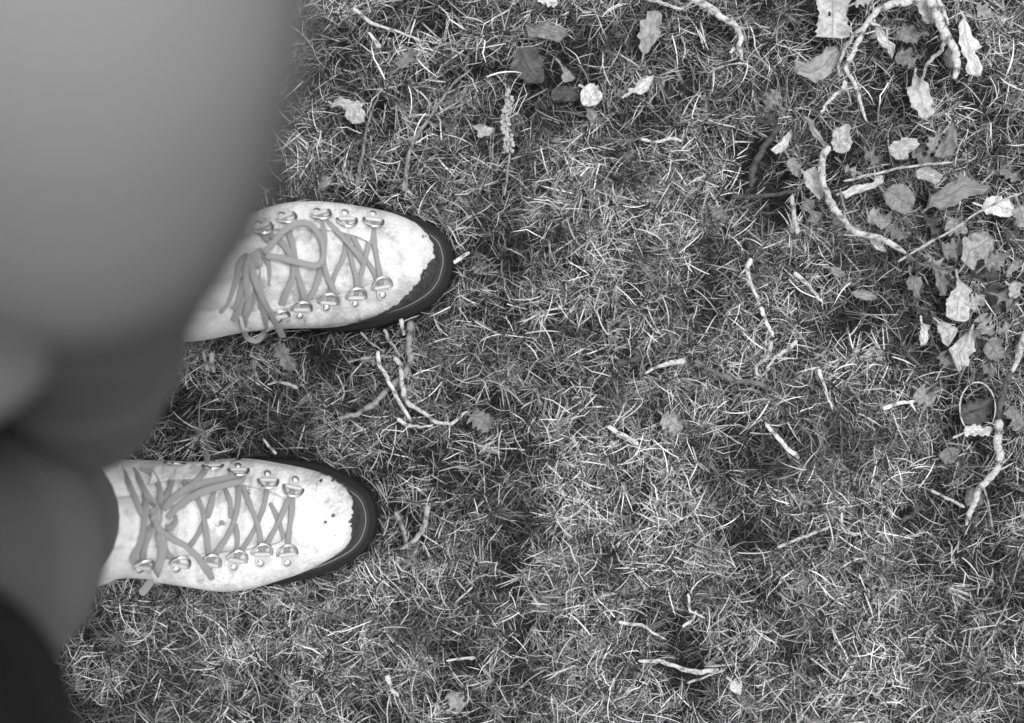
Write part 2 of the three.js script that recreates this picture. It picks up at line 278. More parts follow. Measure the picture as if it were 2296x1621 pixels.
const B2L = [
  ['lace', 4.6, [[1503, 545, 5], [1498, 650, 3], [1483, 770, 4], [1470, 890, 5]]],
  ['lace', 4.4, [[1455, 575, 4], [1420, 680, 4], [1370, 780, 3], [1320, 850, 3]]],
  ['lace', 4.2, [[1325, 480, 5], [1300, 580, 4], [1260, 690, 1], [1210, 800, 1.5], [1160, 900, 3]]],
  ['lace', 4.2, [[1340, 570, 1], [1390, 670, 1], [1425, 770, 1], [1420, 880, 3]]],
  ['lace', 4.6, [[1130, 470, 4], [1190, 580, 4], [1240, 700, 5], [1265, 800, 4], [1285, 890, 5]]],
  ['lace', 4.6, [[1100, 440, 5], [1105, 580, 3], [1075, 710, 4], [1020, 830, 4], [960, 920, 4], [905, 975, 5]]],
  ['lace', 4.4, [[1085, 720, 2], [1100, 830, 3], [1110, 950, 5]]],
  ['lace', 4.2, [[1005, 460, 3], [1045, 560, 2], [1055, 690, 1]]],
  ['lace', 5.0, [[930, 380, 4], [925, 490, 3], [905, 590, 2], [875, 690, 1]]],
  ['lace', 4.8, [[660, 370, 4], [730, 440, 3], [790, 510, 3], [840, 610, 4], [865, 740, 4], [880, 870, 4], [895, 980, 5]]],
  ['lace', 4.2, [[860, 680, 1], [835, 760, 1], [790, 840, 2], [750, 890, 3]]],
  ['lace_loop', 5.6, [[560, 620, 10], [620, 545, 11], [720, 480, 11], [850, 430, 11], [980, 400, 10], [1080, 380, 9], [1140, 380, 8], [1130, 410, 9], [1050, 430, 10], [920, 465, 11], [800, 510, 11], [690, 580, 11], [580, 690, 10]]],
  ['lace', 5.0, [[600, 570, 9], [690, 490, 12], [780, 430, 13], [845, 360, 14], [878, 270, 14], [868, 190, 10]]],
  ['lace', 5.4, [[490, 690, 11], [530, 770, 11], [620, 835, 11], [720, 890, 11], [800, 960, 10], [860, 1040, 9], [920, 1140, 7]]],
  ['lace_loop', 7.5, [[525, 790, 9], [548, 880, 10], [545, 960, 11], [515, 1060, 12], [470, 1140, 10], [420, 1210, 6], [385, 1245, 3]]],
  ['lace', 5.0, [[240, 310, 4], [300, 420, 5], [345, 520, 6], [380, 620, 6], [395, 720, 6]]],
  ['lace', 5.2, [[330, 320, 5], [390, 420, 6], [440, 520, 8], [490, 620, 10]]],
  ['lace', 5.2, [[420, 470, 7], [425, 600, 8], [415, 740, 7], [380, 880, 5], [335, 990, 4], [310, 1050, 4]]],
  ['lace', 5.2, [[470, 690, 9], [450, 800, 7], [420, 900, 5], [380, 1010, 4]]],
  ['lace', 5.0, [[380, 330, 4], [460, 350, 4], [515, 420, 5], [535, 520, 7], [525, 640, 9]]],
  ['lace', 5.0, [[635, 360, 5], [610, 450, 5], [575, 540, 7], [555, 640, 9]]],
  ['lace', 4.6, [[520, 840, 6], [560, 900, 5], [600, 960, 4], [650, 990, 5]]],
  ['lace', 4.6, [[205, 330, 4], [260, 290, 4], [340, 290, 4], [400, 340, 4]]],
  ['lace', 4.6, [[640, 660, 4], [640, 720, 3], [600, 760, 4], [560, 740, 6]]],
];
const B1 = makeBoot({
  label: 'pale leather boot farther ahead, nearer the top, toe worn dark at its rim', seed: 101, white: 0.69, grimeShade: [720, 600, 260], origin: [640, 620],
  zx: 392.4, zy: 392.4, zs: 0.29297,
  sole: [[230, 650], [245, 590], [310, 550], [420, 535], [520, 515], [600, 488], [680, 470], [740, 463], [802, 464], [861, 471], [920, 484], [949, 493], [978, 510], [1002, 532], [1013, 559], [1017, 588], [1012, 615], [1002, 644], [978, 674], [949, 694], [920, 709], [876, 724], [832, 735], [788, 741], [729, 740], [641, 733], [540, 735], [430, 745], [330, 745], [262, 715]],
  top: [[225, 640], [240, 585], [300, 550], [400, 530], [500, 512], [580, 484], [615, 469], [656, 458], [715, 454], [773, 458], [832, 467], [890, 481], [934, 500], [964, 526], [979, 554], [985, 590]],
  bot: [[225, 660], [240, 705], [300, 745], [400, 766], [466, 760], [510, 751], [560, 744], [641, 737], [685, 736], [744, 734], [802, 724], [861, 705], [920, 678], [950, 654], [967, 636], [980, 610], [985, 591]],
  hw: [[225, 0.09], [440, 0.1], [540, 0.075], [640, 0.058], [760, 0.05], [985, 0.043]],
  hr: [[225, 0.2], [400, 0.2], [450, 0.185], [500, 0.16], [560, 0.137], [640, 0.117], [720, 0.104], [800, 0.093], [860, 0.086], [920, 0.077], [955, 0.068], [975, 0.058], [985, 0.0445]],
  ridge: [[225, 0.5], [985, 0.48]],
  scuff: [[870, 476, 0], [890, 480, 2], [934, 498, 4], [964, 526, 7], [978, 551, 8], [983, 580, 18], [976, 608, 32], [962, 634, 32], [934, 662, 20], [900, 686, 10], [861, 705, 6], [802, 724, 3], [760, 731, 0]],
  dots: [[880, 535, 6, 0.72], [868, 525, 5, 0.7], [950, 530, 5, 0.6], [805, 714, 4, 0.35], [760, 714, 22, 0.78], [745, 720, 14, 0.74]],
  innerTop: [[530, 540], [560, 528], [620, 518], [680, 516], [740, 520], [800, 534], [845, 558], [868, 585]],
  innerBot: [[530, 705], [560, 694], [620, 682], [680, 672], [740, 660], [800, 646], [850, 618], [868, 592]],
  tongue: { x0: 380, x1: 622, ya: [[470, 570], [622, 545]], yb: [[470, 700], [622, 672]] },
  rings: [[836, 497, 834, 474], [776, 495, 769, 470], [716, 482, 702, 468], [638, 490, 622, 478], [586, 512, 572, 498], [855, 642, 856, 673], [797, 665, 793, 692], [734, 676, 727, 700], [675, 690, 668, 715], [625, 705, 622, 722]],
  knot: [625, 640, 9], laces: B1L,
});
const B2 = makeBoot({
  label: 'pale leather boot set farther back, lower in the view, with a clean toe', seed: 207, white: 0.79, grimeShade: [500, 1150, 250], origin: [470, 1180],
  zx: 196.2, zy: 952.9, zs: 0.30518,
  sole: [[40, 1175], [58, 1110], [120, 1068], [240, 1055], [340, 1050], [440, 1046], [520, 1034], [593, 1027], [654, 1031], [715, 1041], [761, 1058], [794, 1076], [825, 1101], [840, 1130], [845, 1162], [840, 1194], [828, 1221], [806, 1246], [776, 1265], [730, 1286], [684, 1299], [639, 1308], [590, 1313], [520, 1312], [440, 1300], [340, 1282], [240, 1282], [130, 1285], [65, 1245]],
  top: [[40, 1150], [60, 1090], [130, 1045], [251, 1034], [367, 1034], [440, 1035], [489, 1030], [556, 1028], [623, 1038], [684, 1050], [739, 1067], [770, 1087], [791, 1112], [802, 1142], [806, 1163]],
  bot: [[40, 1180], [60, 1250], [130, 1300], [224, 1312], [276, 1293], [327, 1293], [379, 1299], [440, 1311], [489, 1321], [520, 1324], [568, 1318], [623, 1302], [684, 1281], [739, 1253], [776, 1228], [794, 1203], [803, 1180], [806, 1165]],
  hw: [[40, 0.09], [250, 0.1], [350, 0.075], [450, 0.058], [570, 0.05], [806, 0.043]],
  hr: [[40, 0.2], [215, 0.2], [262, 0.185], [310, 0.16], [370, 0.137], [450, 0.117], [530, 0.104], [610, 0.093], [670, 0.087], [735, 0.078], [775, 0.068], [795, 0.058], [806, 0.0445]],
  ridge: [[40, 0.5], [806, 0.48]],
  scuff: [[700, 1056, 0], [739, 1067, 3], [770, 1087, 4], [791, 1112, 5], [801, 1140, 14], [805, 1163, 36], [801, 1188, 18], [790, 1208, 4], [776, 1228, 2], [739, 1252, 1], [700, 1268, 0]],
  dots: [[498, 1173, 8, 0.5], [487, 1178, 4, 0.66], [729, 1171, 3.6, 0.3], [747, 1156, 4.6, 0.35], [720, 1077, 3.2, 0.3], [746, 1077, 3.4, 0.3], [752, 1201, 3, 0.6], [555, 1106, 8, 0.5], [534, 1031, 5, 0.15], [690, 1078, 3, 0.7], [662, 1140, 4, 0.75]],
  innerTop: [[330, 1090], [380, 1082], [440, 1082], [500, 1086], [560, 1094], [620, 1112], [660, 1138], [676, 1160]],
  innerBot: [[330, 1255], [380, 1248], [440, 1242], [500, 1236], [560, 1230], [620, 1216], [660, 1190], [676, 1168]],
  tongue: { x0: 170, x1: 408, ya: [[260, 1110], [408, 1108]], yb: [[260, 1235], [408, 1232]] },
  rings: [[657, 1096, 663, 1066], [600, 1080, 597, 1054], [534, 1058, 531, 1040], [477, 1050, 474, 1034], [391, 1046, 388, 1034], [643, 1240, 643, 1274], [586, 1240, 581, 1276], [529, 1254, 518, 1283], [470, 1262, 462, 1282], [400, 1264, 388, 1284], [318, 1268, 305, 1284]],
  knot: [505, 655, 10], laces: B2L,
});

// ---------------------------------------------------------------- person in coat and trousers, standing in the boots
function sdfMesh(caps, k, lo, size, res, wrinkle = 0) {
  const mc = new MarchingCubes(res, new THREE.MeshBasicMaterial(), false, false, 400000);
  const p = new THREE.Vector3();
  const dist = (x, y, z) => {
    let d = 1e3;
    for (const [a, b, ra, rb] of caps) {
      const bx = b[0] - a[0], by = b[1] - a[1], bz = b[2] - a[2], t = clamp(((x - a[0]) * bx + (y - a[1]) * by + (z - a[2]) * bz) / (bx * bx + by * by + bz * bz + 1e-9), 0, 1);
      const e = Math.hypot(x - a[0] - bx * t, y - a[1] - by * t, z - a[2] - bz * t) - (ra + (rb - ra) * t);
      const h = clamp(0.5 + 0.5 * (d - e) / k, 0, 1); d = d * (1 - h) + e * h - k * h * (1 - h);
    }
    return d;
  };
  for (let kz = 0; kz < res; kz++) for (let j = 0; j < res; j++) for (let i = 0; i < res; i++) {
    p.set(lo[0] + i / res * size, lo[1] + j / res * size, lo[2] + kz / res * size);
    mc.field[kz * res * res + j * res + i] = -dist(p.x, p.y, p.z);
  }
  mc.isolation = 0; mc.update();
  const n = mc.count, pos = new Float32Array(n * 3), nor = new Float32Array(n * 3);
  for (let i = 0; i < n * 3; i += 3) for (let c = 0; c < 3; c++) { pos[i + c] = lo[c] + (mc.positionArray[i + c] + 1) / 2 * size; nor[i + c] = mc.normalArray[i + c]; }
  if (wrinkle) for (let i = 0; i < n * 3; i += 3) { // draped cloth: soft creases that run down and outward
    const w = wrinkle * (fbm(pos[i] * 14 + pos[i + 1] * 5 + 20, pos[i + 2] * 22 + pos[i + 1] * 4 + 20, 301, 3) - 0.5 - 0.35 * Math.pow(1 - Math.abs(2 * fbm(pos[i] * 9 - pos[i + 1] * 4 + 9, pos[i + 2] * 12 + 30, 307, 2) - 1), 5));
    for (let c = 0; c < 3; c++) pos[i + c] += nor[i + c] * w;
  }
  const g = new THREE.BufferGeometry(); g.setAttribute('position', new THREE.BufferAttribute(pos, 3)); if (!wrinkle) g.setAttribute('normal', new THREE.BufferAttribute(nor, 3));
  if (wrinkle) { const m = mergeVertices(g, 1e-5); m.computeVertexNormals(); const up = new Float32Array(m.attributes.position.count * 2); for (let i = 0; i < up.length / 2; i++) { up[i * 2] = m.attributes.position.getX(i) + m.attributes.position.getZ(i); up[i * 2 + 1] = m.attributes.position.getY(i); } m.setAttribute('uv', new THREE.BufferAttribute(up, 2)); return m; }
  const uv = new Float32Array(n * 2); for (let i = 0; i < n; i++) { uv[i * 2] = pos[i * 3] + pos[i * 3 + 2]; uv[i * 2 + 1] = pos[i * 3 + 1]; }
  g.setAttribute('uv', new THREE.BufferAttribute(uv, 2));
  return g;
}
{
  const person = group('person');
  tag(person, 'person in a grey coat and dark trousers standing in the boots, close and blurred', 'person');
  const weave = dataTex(128, 128, (u, v) => 0.5 + 0.25 * Math.sin(u * 2 * Math.PI * 16) + 0.25 * Math.sin(v * 2 * Math.PI * 16), true); weave.repeat.set(25, 25);
  const cloth = new THREE.MeshStandardMaterial({ color: grey(0.18), roughness: 0.95, bumpMap: weave, bumpScale: 0.0004 });
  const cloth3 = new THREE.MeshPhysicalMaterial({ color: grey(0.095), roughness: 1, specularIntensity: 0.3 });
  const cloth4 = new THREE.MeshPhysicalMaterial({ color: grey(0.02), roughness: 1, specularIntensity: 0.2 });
  const cloth2 = new THREE.MeshStandardMaterial({ color: grey(0.1), roughness: 0.95, bumpMap: weave, bumpScale: 0.0004 });
  const skin = new THREE.MeshStandardMaterial({ color: grey(0.4), roughness: 0.6 });
  const aL = [-0.315, 0.16, -0.055], kL = [-0.335, 0.47, -0.05], hL = [-0.36, 0.9, -0.06];
  const aR = [-0.365, 0.16, 0.122], kR = [-0.318, 0.47, 0.108], hR = [-0.34, 0.9, 0.11];
  const pel = [-0.34, 0.98, 0.02], chest = [-0.30, 1.27, 0.02];
  mesh('body', sdfMesh([[aL, kL, 0.034, 0.05], [kL, hL, 0.05, 0.075], [aR, kR, 0.034, 0.05], [kR, hR, 0.05, 0.075], [hL, hR, 0.08, 0.08], [pel, chest, 0.1, 0.11]], 0.04, [-0.95, 0.02, -0.65], 1.4, 64), skin, person);
  mesh('trousers', sdfMesh([[[aL[0], 0.15, aL[2]], kL, 0.062, 0.076], [kL, hL, 0.076, 0.1], [[aR[0], 0.17, aR[2]], kR, 0.062, 0.076], [kR, hR, 0.076, 0.1], [hL, hR, 0.1, 0.1], [hL, pel, 0.1, 0.12], [hR, pel, 0.1, 0.12]], 0.03, [-0.85, 0.05, -0.55], 1.15, 96, 0.022), cloth2, person);
  // line of the left front of the open coat: x, y, z and the outward direction across it
  const line = [[-0.0525, 0.985, -0.17, 1, 0], [-0.0549, 0.97, -0.0894, 0.97, 0.25], [-0.0636, 0.95, -0.065, 0.9, 0.43], [-0.0735, 0.92, -0.046, 0.88, 0.48], [-0.0895, 0.88, -0.029, 0.75, 0.66], [-0.1125, 0.83, -0.0155, 0.6, 0.8], [-0.147, 0.74, 0.0015, 0.5, 0.87], [-0.188, 0.60, 0.033, 0.5, 0.87], [-0.222, 0.48, 0.062, 0.5, 0.87]];
  const roll = (from, to, r, inset, dy) => { const c = line.slice(from, to + 1).map(([x, y, z, nx, nz]) => [x - 0.0085 - nx * (r + inset), y + dy, z - 0.003 - nz * (r + inset)]); return c.slice(1).map((q, i) => [c[i], q, r, r]); };
  const panel = (from, to, r, inset, dy) => roll(from, to, r, inset, dy).flatMap(([p, q]) => [p, p.map((v, i) => (v + q[i]) / 2), q]).map((p) => [p, [-0.33, p[1] - 0.01, p[2] * 0.75 - 0.06], r, r]);
  mesh('rim_shade', sdfMesh([...roll(0, 8, 0.045, 0, -0.03), ...panel(0, 8, 0.04, 0.01, -0.04)], 0.025, [-0.80, 0.34, -0.48], 1.05, 90, 0.012), cloth3, person);  // added dark strip past the coat edge; its shade is put in the colour
  mesh('thigh_shade', sdfMesh([[[-0.282, 0.66, 0.175], [-0.28, 0.76, 0.185], 0.085, 0.088], [[-0.28, 0.76, 0.185], [-0.33, 1.0, 0.18], 0.088, 0.1]], 0.03, [-0.6, 0.45, -0.25], 0.7, 70), cloth4, person);  // added near-black blob that paints the coat's shadow over the upper thigh
  mesh('coat', sdfMesh([...roll(0, 5, 0.045, 0.009, 0), ...panel(0, 5, 0.045, 0.01, 0), [[-0.185, 0.775, -0.045], [-0.235, 0.725, -0.022], 0.04, 0.045], [[-0.235, 0.725, -0.022], [-0.30, 0.66, -0.005], 0.045, 0.05],
    [[-0.26, 0.98, -0.15], [-0.33, 1.28, -0.03], 0.1, 0.13],
 [[-0.42, 0.95, 0.12], [-0.36, 1.28, 0.05], 0.13, 0.14], [[-0.42, 0.62, -0.12], [-0.38, 0.95, -0.1], 0.1, 0.13], [[-0.40, 0.66, 0.17], [-0.37, 0.95, 0.15], 0.11, 0.14],
  ], 0.03, [-0.80, 0.42, -0.48], 1.05, 100, 0.03), cloth, person);
}

// ---------------------------------------------------------------- fallen leaves
const leafTex = [0, 1, 2].map((s) => { const t = dataTex(256, 256, (u, v) => {
  const a = Math.abs(v - 0.5) * 2, side = v > 0.5 ? 0.03 : 0;
  const q = ((u * (6 + s) - a * (1.2 + 0.2 * s) + side * 8) % 1 + 1) % 1, vein = Math.exp(-Math.pow((q - 0.5) * 16, 2)) * (1 - 0.5 * a);
  const mid = Math.exp(-Math.pow(a * 18, 2));
  return 0.94 - 0.18 * smooth(0.4, 0.8, fbm(u * 9, v * 7, 41 + s, 4)) - 0.08 * smooth(0.55, 0.7, fbm(u * 40, v * 30, 47 + s, 3)) - 0.12 * vein - 0.14 * mid;
}, true); t.colorSpace = THREE.SRGBColorSpace; return t; });
const leafMats = new Map();
const leafMat = (tone, s) => { const k = tone + '_' + s; if (!leafMats.has(k)) leafMats.set(k, new THREE.MeshPhysicalMaterial({ color: grey(tone), map: leafTex[s], roughness: 0.62, bumpMap: leafTex[s], bumpScale: 0.0006 })); return leafMats.get(k); };
const LEAF_SHAPES = {
  oak: { n: 3.5, lobe: 0.32, base: (t) => Math.pow(Math.sin(Math.PI * Math.pow(t, 0.75)), 0.75) },
  spiky: { n: 2.5, lobe: 0.5, sharp: true, base: (t) => Math.pow(Math.sin(Math.PI * Math.pow(t, 0.9)), 0.7) },
  round: { n: 11, lobe: 0.05, base: (t) => Math.pow(Math.max(0, 1 - Math.pow(2 * t - 1, 2)), 0.45) },
  broad: { n: 9, lobe: 0.06, base: (t) => Math.pow(Math.sin(Math.PI * Math.pow(t, 0.72)), 0.7) },
  lance: { n: 8, lobe: 0.06, base: (t) => Math.pow(Math.sin(Math.PI * t), 1.05) },
  torn: { n: 4, lobe: 0.2, rag: 0.3, base: (t) => Math.pow(Math.max(0, 1 - Math.pow(2 * t - 1, 4)), 0.5) },
};
const OUT = {
  H: (l) => l.map(([x, y]) => [1849.8 + x * 0.19434, y * 0.19434]), a: (l) => l.map(([x, y]) => [616.6 + x * 0.29395, y * 0.29395]), b: (l) => l.map(([x, y]) => [1177.2 + x * 0.29395, y * 0.29395]),
  c: (l) => l.map(([x, y]) => [1681.6 + x * 0.29395, y * 0.29395]), d: (l) => l.map(([x, y]) => [1681.6 + x * 0.31123, 336.3 + y * 0.31123]),
};
const keepClear = []; // [x, z, r, height limit]
let leafSeed = 900;
// a leaf from stalk end (x0,y0) to tip (x1,y1) in survey units, wide w, at height h
function leaf(x0, y0, x1, y1, w, kind, tone, label, { h = 0.03, curl = 0.25, bend = 0.1, roll = 0, pitch = 0, stalk = 0, hole = 0, out = null } = {}) {
  const R = rng(leafSeed++), A = at(x0, y0, h), B = at(x1, y1, h), sp = LEAF_SHAPES[kind];
  let W = w * 1.12 * scaleAt(h) / 2, Lr = A.distanceTo(B), ext = null;
  if (out) { // measured outline: widths left and right of the line from stalk to tip
    const dx = (B.x - A.x) / Lr, dz = (B.z - A.z) / Lr, q = OUT[out[0]](out[1]).map(([a, b]) => { const p = at(a, b, h); return [(p.x - A.x) * dx + (p.z - A.z) * dz, -(p.x - A.x) * dz + (p.z - A.z) * dx]; });
    const lo = Math.min(...q.map((p) => p[0])), hi = Math.max(...q.map((p) => p[0])), off = (Math.min(...q.map((p) => p[1])) + Math.max(...q.map((p) => p[1]))) / 2; q.forEach((p) => { p[0] -= lo; p[1] -= off; });
    A.set(A.x + dx * lo - dz * off, h, A.z + dz * lo + dx * off); B.set(A.x + dx * (hi - lo), h, A.z + dz * (hi - lo)); Lr = hi - lo; W = Math.max(...q.map((p) => Math.abs(p[1])));
    ext = (t) => { const X = clamp(t, 0.004, 0.996) * Lr; let mn = 1e9, mx = -1e9; for (let i = 0; i < q.length; i++) { const [a, b] = q[i], [c, d] = q[(i + 1) % q.length]; if ((a > X) !== (c > X)) { const z = b + (d - b) * (X - a) / (c - a); mn = Math.min(mn, z); mx = Math.max(mx, z); } } return mn > mx ? [0, 0] : [mn, mx]; };
  }
  const root = group('leaf'); tag(root, label, 'leaf', 'fallen leaves on the grass');
  const mid = A.clone().add(B).multiplyScalar(0.5); root.position.copy(mid);
  root.rotation.order = 'YZX'; root.rotation.set(roll + rr(-0.18, 0.18, R), -Math.atan2(B.z - A.z, B.x - A.x), pitch + rr(-0.12, 0.12, R));
  const n = 44, m = 12, ph = rr(0, 6, R), ph2 = rr(0, 6, R), sk = rr(-0.08, 0.08, R), wob = rr(-1, 1, R);
  const prof = (t, s) => {
    let l = Math.cos(2 * Math.PI * sp.n * t + (s > 0 ? ph : ph2) * 0.35 + Math.PI);
    if (sp.sharp) l = 1 - 2 * Math.pow(Math.abs(Math.sin(Math.PI * sp.n * t + (s > 0 ? ph : ph2) * 0.2)), 0.7);
    const rag = (sp.rag || 0.12) * (vnoise(t * 9 + ph * 3, s * 3 + 5, leafSeed) - 0.5) * 2 + 0.05 * (vnoise(t * 40, s * 5 + 7, leafSeed) - 0.5);
    return Math.max(0.0, sp.base(clamp(t, 0.0, 1)) * (1 - sp.lobe * 0.5 + sp.lobe * l + rag));
  };
  const pos = (t, s, dy) => {
    let pw = prof(t, s), shift = 0;
    if (ext) { const e = ext(t), c = (e[0] + e[1]) / 2, hw = (e[1] - e[0]) / 2 * (1 + 0.22 * (vnoise(t * 17, s > 0 ? 3.3 : 9.1, leafSeed) - 0.5)); pw = hw / W; shift = c; }
    const ang = s * pw * curl * 2.6, rad = W / Math.max(0.05, curl * 2.6);
    let zz = Math.abs(curl) > 0.02 ? Math.sin(ang) * rad : s * pw * W, yy = Math.abs(curl) > 0.02 ? (1 - Math.cos(ang)) * rad : 0;
    const lx = (t - 0.5) * Lr;
    yy += 0.002 * Math.sin(t * 9 + ph + s * 2) * Math.abs(s) + bend * Lr * (Math.pow(2 * t - 1, 2) - 0.4) + 0.0028 * (fbm(t * 4 + ph, s * 2 + 3, leafSeed, 2) - 0.5) * 2 * (0.4 + Math.abs(s)) + 0.0010 * Math.sin(t * 13 + 3 * Math.sin(t * 7 + ph)) * s * s;
    if (ext) zz += shift; else zz += sk * W * 4 * Math.sin(Math.PI * t) + wob * 0.12 * W * Math.sin(2 * Math.PI * t);
    return [lx, yy + dy, zz, t, (s + 1) / 2];
  };
  const top = gridGeo(n, m, (i, j) => pos(i / n, j / m * 2 - 1, 0.00025)), bot = gridGeo(n, m, (i, j) => pos(i / n, 1 - j / m * 2, -0.00025));
  const rim = (s) => gridGeo(n, 1, (i, j) => pos(i / n, s, (j ? 1 : -1) * s * 0.00025));
  const drop = (g) => { if (!hole) return g; const p = g.attributes.uv, idx = g.index.array, keep = []; for (let k = 0; k < idx.length; k += 3) { const u = (p.getX(idx[k]) + p.getX(idx[k + 1]) + p.getX(idx[k + 2])) / 3, v = (p.getY(idx[k]) + p.getY(idx[k + 1]) + p.getY(idx[k + 2])) / 3; if (Math.hypot((u - hole[0]) * 1.2, v - hole[1]) > hole[2]) keep.push(idx[k], idx[k + 1], idx[k + 2]); } g.setIndex(keep); return g; };
  const s = leafSeed % 3;
  mesh('blade', mergeGeometries([drop(top), drop(bot), rim(1), rim(-1)]), leafMat(tone, s), root);
  const pts = []; for (let i = 0; i <= 8; i++) { const q = pos(0.02 + 0.86 * i / 8, 0, 0.0004); pts.push(new THREE.Vector3(q[0], q[1], q[2])); }
  if (!stalk && h >= 0.024 && R() < 0.6) stalk = rr(0.005, 0.010, R);
  if (stalk) pts.unshift(new THREE.Vector3(pts[0].x - stalk, pts[0].y - 0.002, pts[0].z + stalk * rr(-0.4, 0.4, R)));
  mesh('midrib', sweep(pts, (t) => [0.0011 * (1.05 - t), 0.0008 * (1.05 - t)], 20, 6), leafMat(tone * 0.95, s), root);
  if (h >= 0.025) for (let k = 0; k <= 2; k++) keepClear.push([A.x + (B.x - A.x) * (0.2 + 0.3 * k), A.z + (B.z - A.z) * (0.2 + 0.3 * k), Math.max(W * 0.85, 0.004), h - 0.006]);
  return root;
}
const WHITE = 0.62, PALE = 0.44, MIDT = 0.3, GREY_ = 0.2, DARK = 0.07;
leaf(1205, -4, 1252, 8, 22, 'torn', WHITE, 'bright scrap of leaf cut off by the top edge, above the small grey leaves');
leaf(755, 228, 815, 278, 52, 'oak', PALE, 'pale lobed oak leaf by the coat edge, lying alone left of the forked stem', { stalk: 0.006, out: ['a', [[415, 830], [450, 780], [500, 745], [590, 760], [640, 750], [680, 790], [650, 820], [695, 860], [680, 900], [690, 940], [640, 960], [590, 960], [570, 920], [530, 880], [540, 840], [490, 800]]] });
leaf(745, 396, 720, 424, 26, 'lance', MIDT, 'small folded leaf tip just above the farther boot', { curl: 0.5 });
leaf(895, 152, 928, 110, 30, 'torn', GREY_, 'small grey ragged leaf near the top, right of the pale oak leaf', { h: 0.024 });
leaf(1175, 48, 1280, 92, 52, 'oak', GREY_, 'long grey leaf under grass stems below the bright scrap at the top edge', { h: 0.022, curl: 0.1, out: ['b', [[0, 170], [80, 200], [170, 150], [210, 190], [280, 200], [340, 270], [290, 290], [270, 320], [180, 300], [90, 280], [20, 290]]] });
leaf(1437, 122, 1470, 28, 50, 'broad', MIDT, 'grey oblong leaf standing upright in the picture at the top centre', { h: 0.026, curl: 0.15, out: ['b', [[930, 90], [1010, 85], [1050, 120], [1030, 200], [1040, 260], [980, 340], [940, 400], [900, 420], [870, 360], [880, 300], [850, 280], [880, 210], [870, 150], [920, 150]]] });
leaf(1250, 145, 1290, 182, 40, 'oak', MIDT, 'small mid grey leaf up and left of the bright round leaf', { out: ['b', [[265, 480], [320, 520], [350, 550], [385, 600], [360, 625], [300, 635], [270, 590], [290, 560]]] });
leaf(1308, 196, 1347, 226, 47, 'round', WHITE, 'bright almost round leaf at the upper centre of the grass', { curl: 0.12 });
leaf(1235, 212, 1305, 218, 38, 'broad', DARK, 'dark brown leaf half beneath the bright round leaf', { h: 0.02 });
leaf(1318, 238, 1335, 285, 30, 'torn', MIDT, 'greyish torn leaf just below the bright round leaf', { h: 0.022, out: ['b', [[460, 820], [520, 820], [550, 870], [530, 920], [500, 940], [470, 890]]] });
leaf(1380, 218, 1425, 192, 26, 'spiky', GREY_, 'thin grey leaf strip left of the curled white leaf at the upper centre', { h: 0.025 });
leaf(1418, 208, 1466, 168, 30, 'lance', WHITE, 'curled leaf with a white edge, right of the bright round leaf', { curl: 0.5, h: 0.032, out: ['b', [[780, 680], [840, 660], [870, 610], [930, 590], [985, 570], [970, 640], [940, 710], [880, 725], [800, 720]]] });
leaf(1060, 283, 1112, 302, 34, 'spiky', PALE, 'pale crumpled leaf left of the pale seed spike', { curl: 0.4, out: ['a', [[1500, 960], [1560, 955], [1630, 950], [1680, 990], [1640, 1030], [1600, 1050], [1570, 1065], [1540, 1040], [1545, 1000]]] });
leaf(1170, 110, 1215, 190, 66, 'broad', DARK, 'dark dull leaf sunk in the grass under the long grey leaf', { h: 0.016, curl: 0.1 });
leaf(1868, -12, 1865, 92, 84, 'broad', PALE, 'large pale leaf with a hole at the top, left of the forked twig', { h: 0.036, curl: 0.12, hole: [0.4, 0.62, 0.07], out: ['c', [[500, -20], [780, -20], [738, 90], [745, 170], [752, 295], [690, 300], [590, 275], [492, 290], [512, 200], [528, 100]]] });
leaf(1795, 165, 1888, 122, 70, 'spiky', MIDT, 'crumpled grey leaf with frilled edges below the large pale leaf with a hole', { curl: 0.35, h: 0.028, out: ['c', [[330, 450], [420, 480], [520, 420], [570, 360], [650, 350], [690, 400], [660, 480], [620, 570], [560, 610], [500, 640], [450, 600], [350, 560]]] });
leaf(1966, 48, 2005, 124, 27, 'lance', WHITE, 'narrow white leaf hanging between the two branches of the forked twig', { curl: 0.35, h: 0.034, out: ['c', [[950, 165], [985, 200], [1030, 250], [1060, 300], [1105, 340], [1100, 390], [1085, 460], [1060, 400], [1050, 370], [1010, 360], [975, 310], [955, 240]]] });
leaf(2060, 78, 2004, 66, 56, 'spiky', GREY_, 'grey star lobed leaf right of the narrow white leaf', { h: 0.024, out: ['c', [[1110, 240], [1150, 220], [1170, 165], [1200, 200], [1240, 195], [1260, 240], [1320, 250], [1290, 290], [1270, 330], [1215, 320], [1200, 340], [1150, 310], [1110, 290]]] });
leaf(2078, -8, 2085, 58, 50, 'oak', PALE, 'pale leaf under the thick twig at the top edge', { h: 0.028, out: ['c', [[1240, 20], [1300, -20], [1420, -20], [1430, 120], [1400, 180], [1350, 180], [1310, 130], [1280, 90]]] });
leaf(2165, 42, 2188, 172, 56, 'spiky', WHITE, 'large bright oak leaf with one pointed lobe, near the upper right corner', { curl: 0.15, h: 0.034, stalk: 0.008, out: ['c', [[1590, 180], [1630, 135], [1680, 180], [1700, 270], [1790, 345], [1735, 375], [1770, 470], [1780, 510], [1740, 590], [1650, 570], [1655, 470], [1620, 400], [1585, 330], [1610, 260]]] });
leaf(2128, 100, 2140, 158, 30, 'lance', GREY_, 'grey leaf half behind the thick twig at the top right', { h: 0.02 });
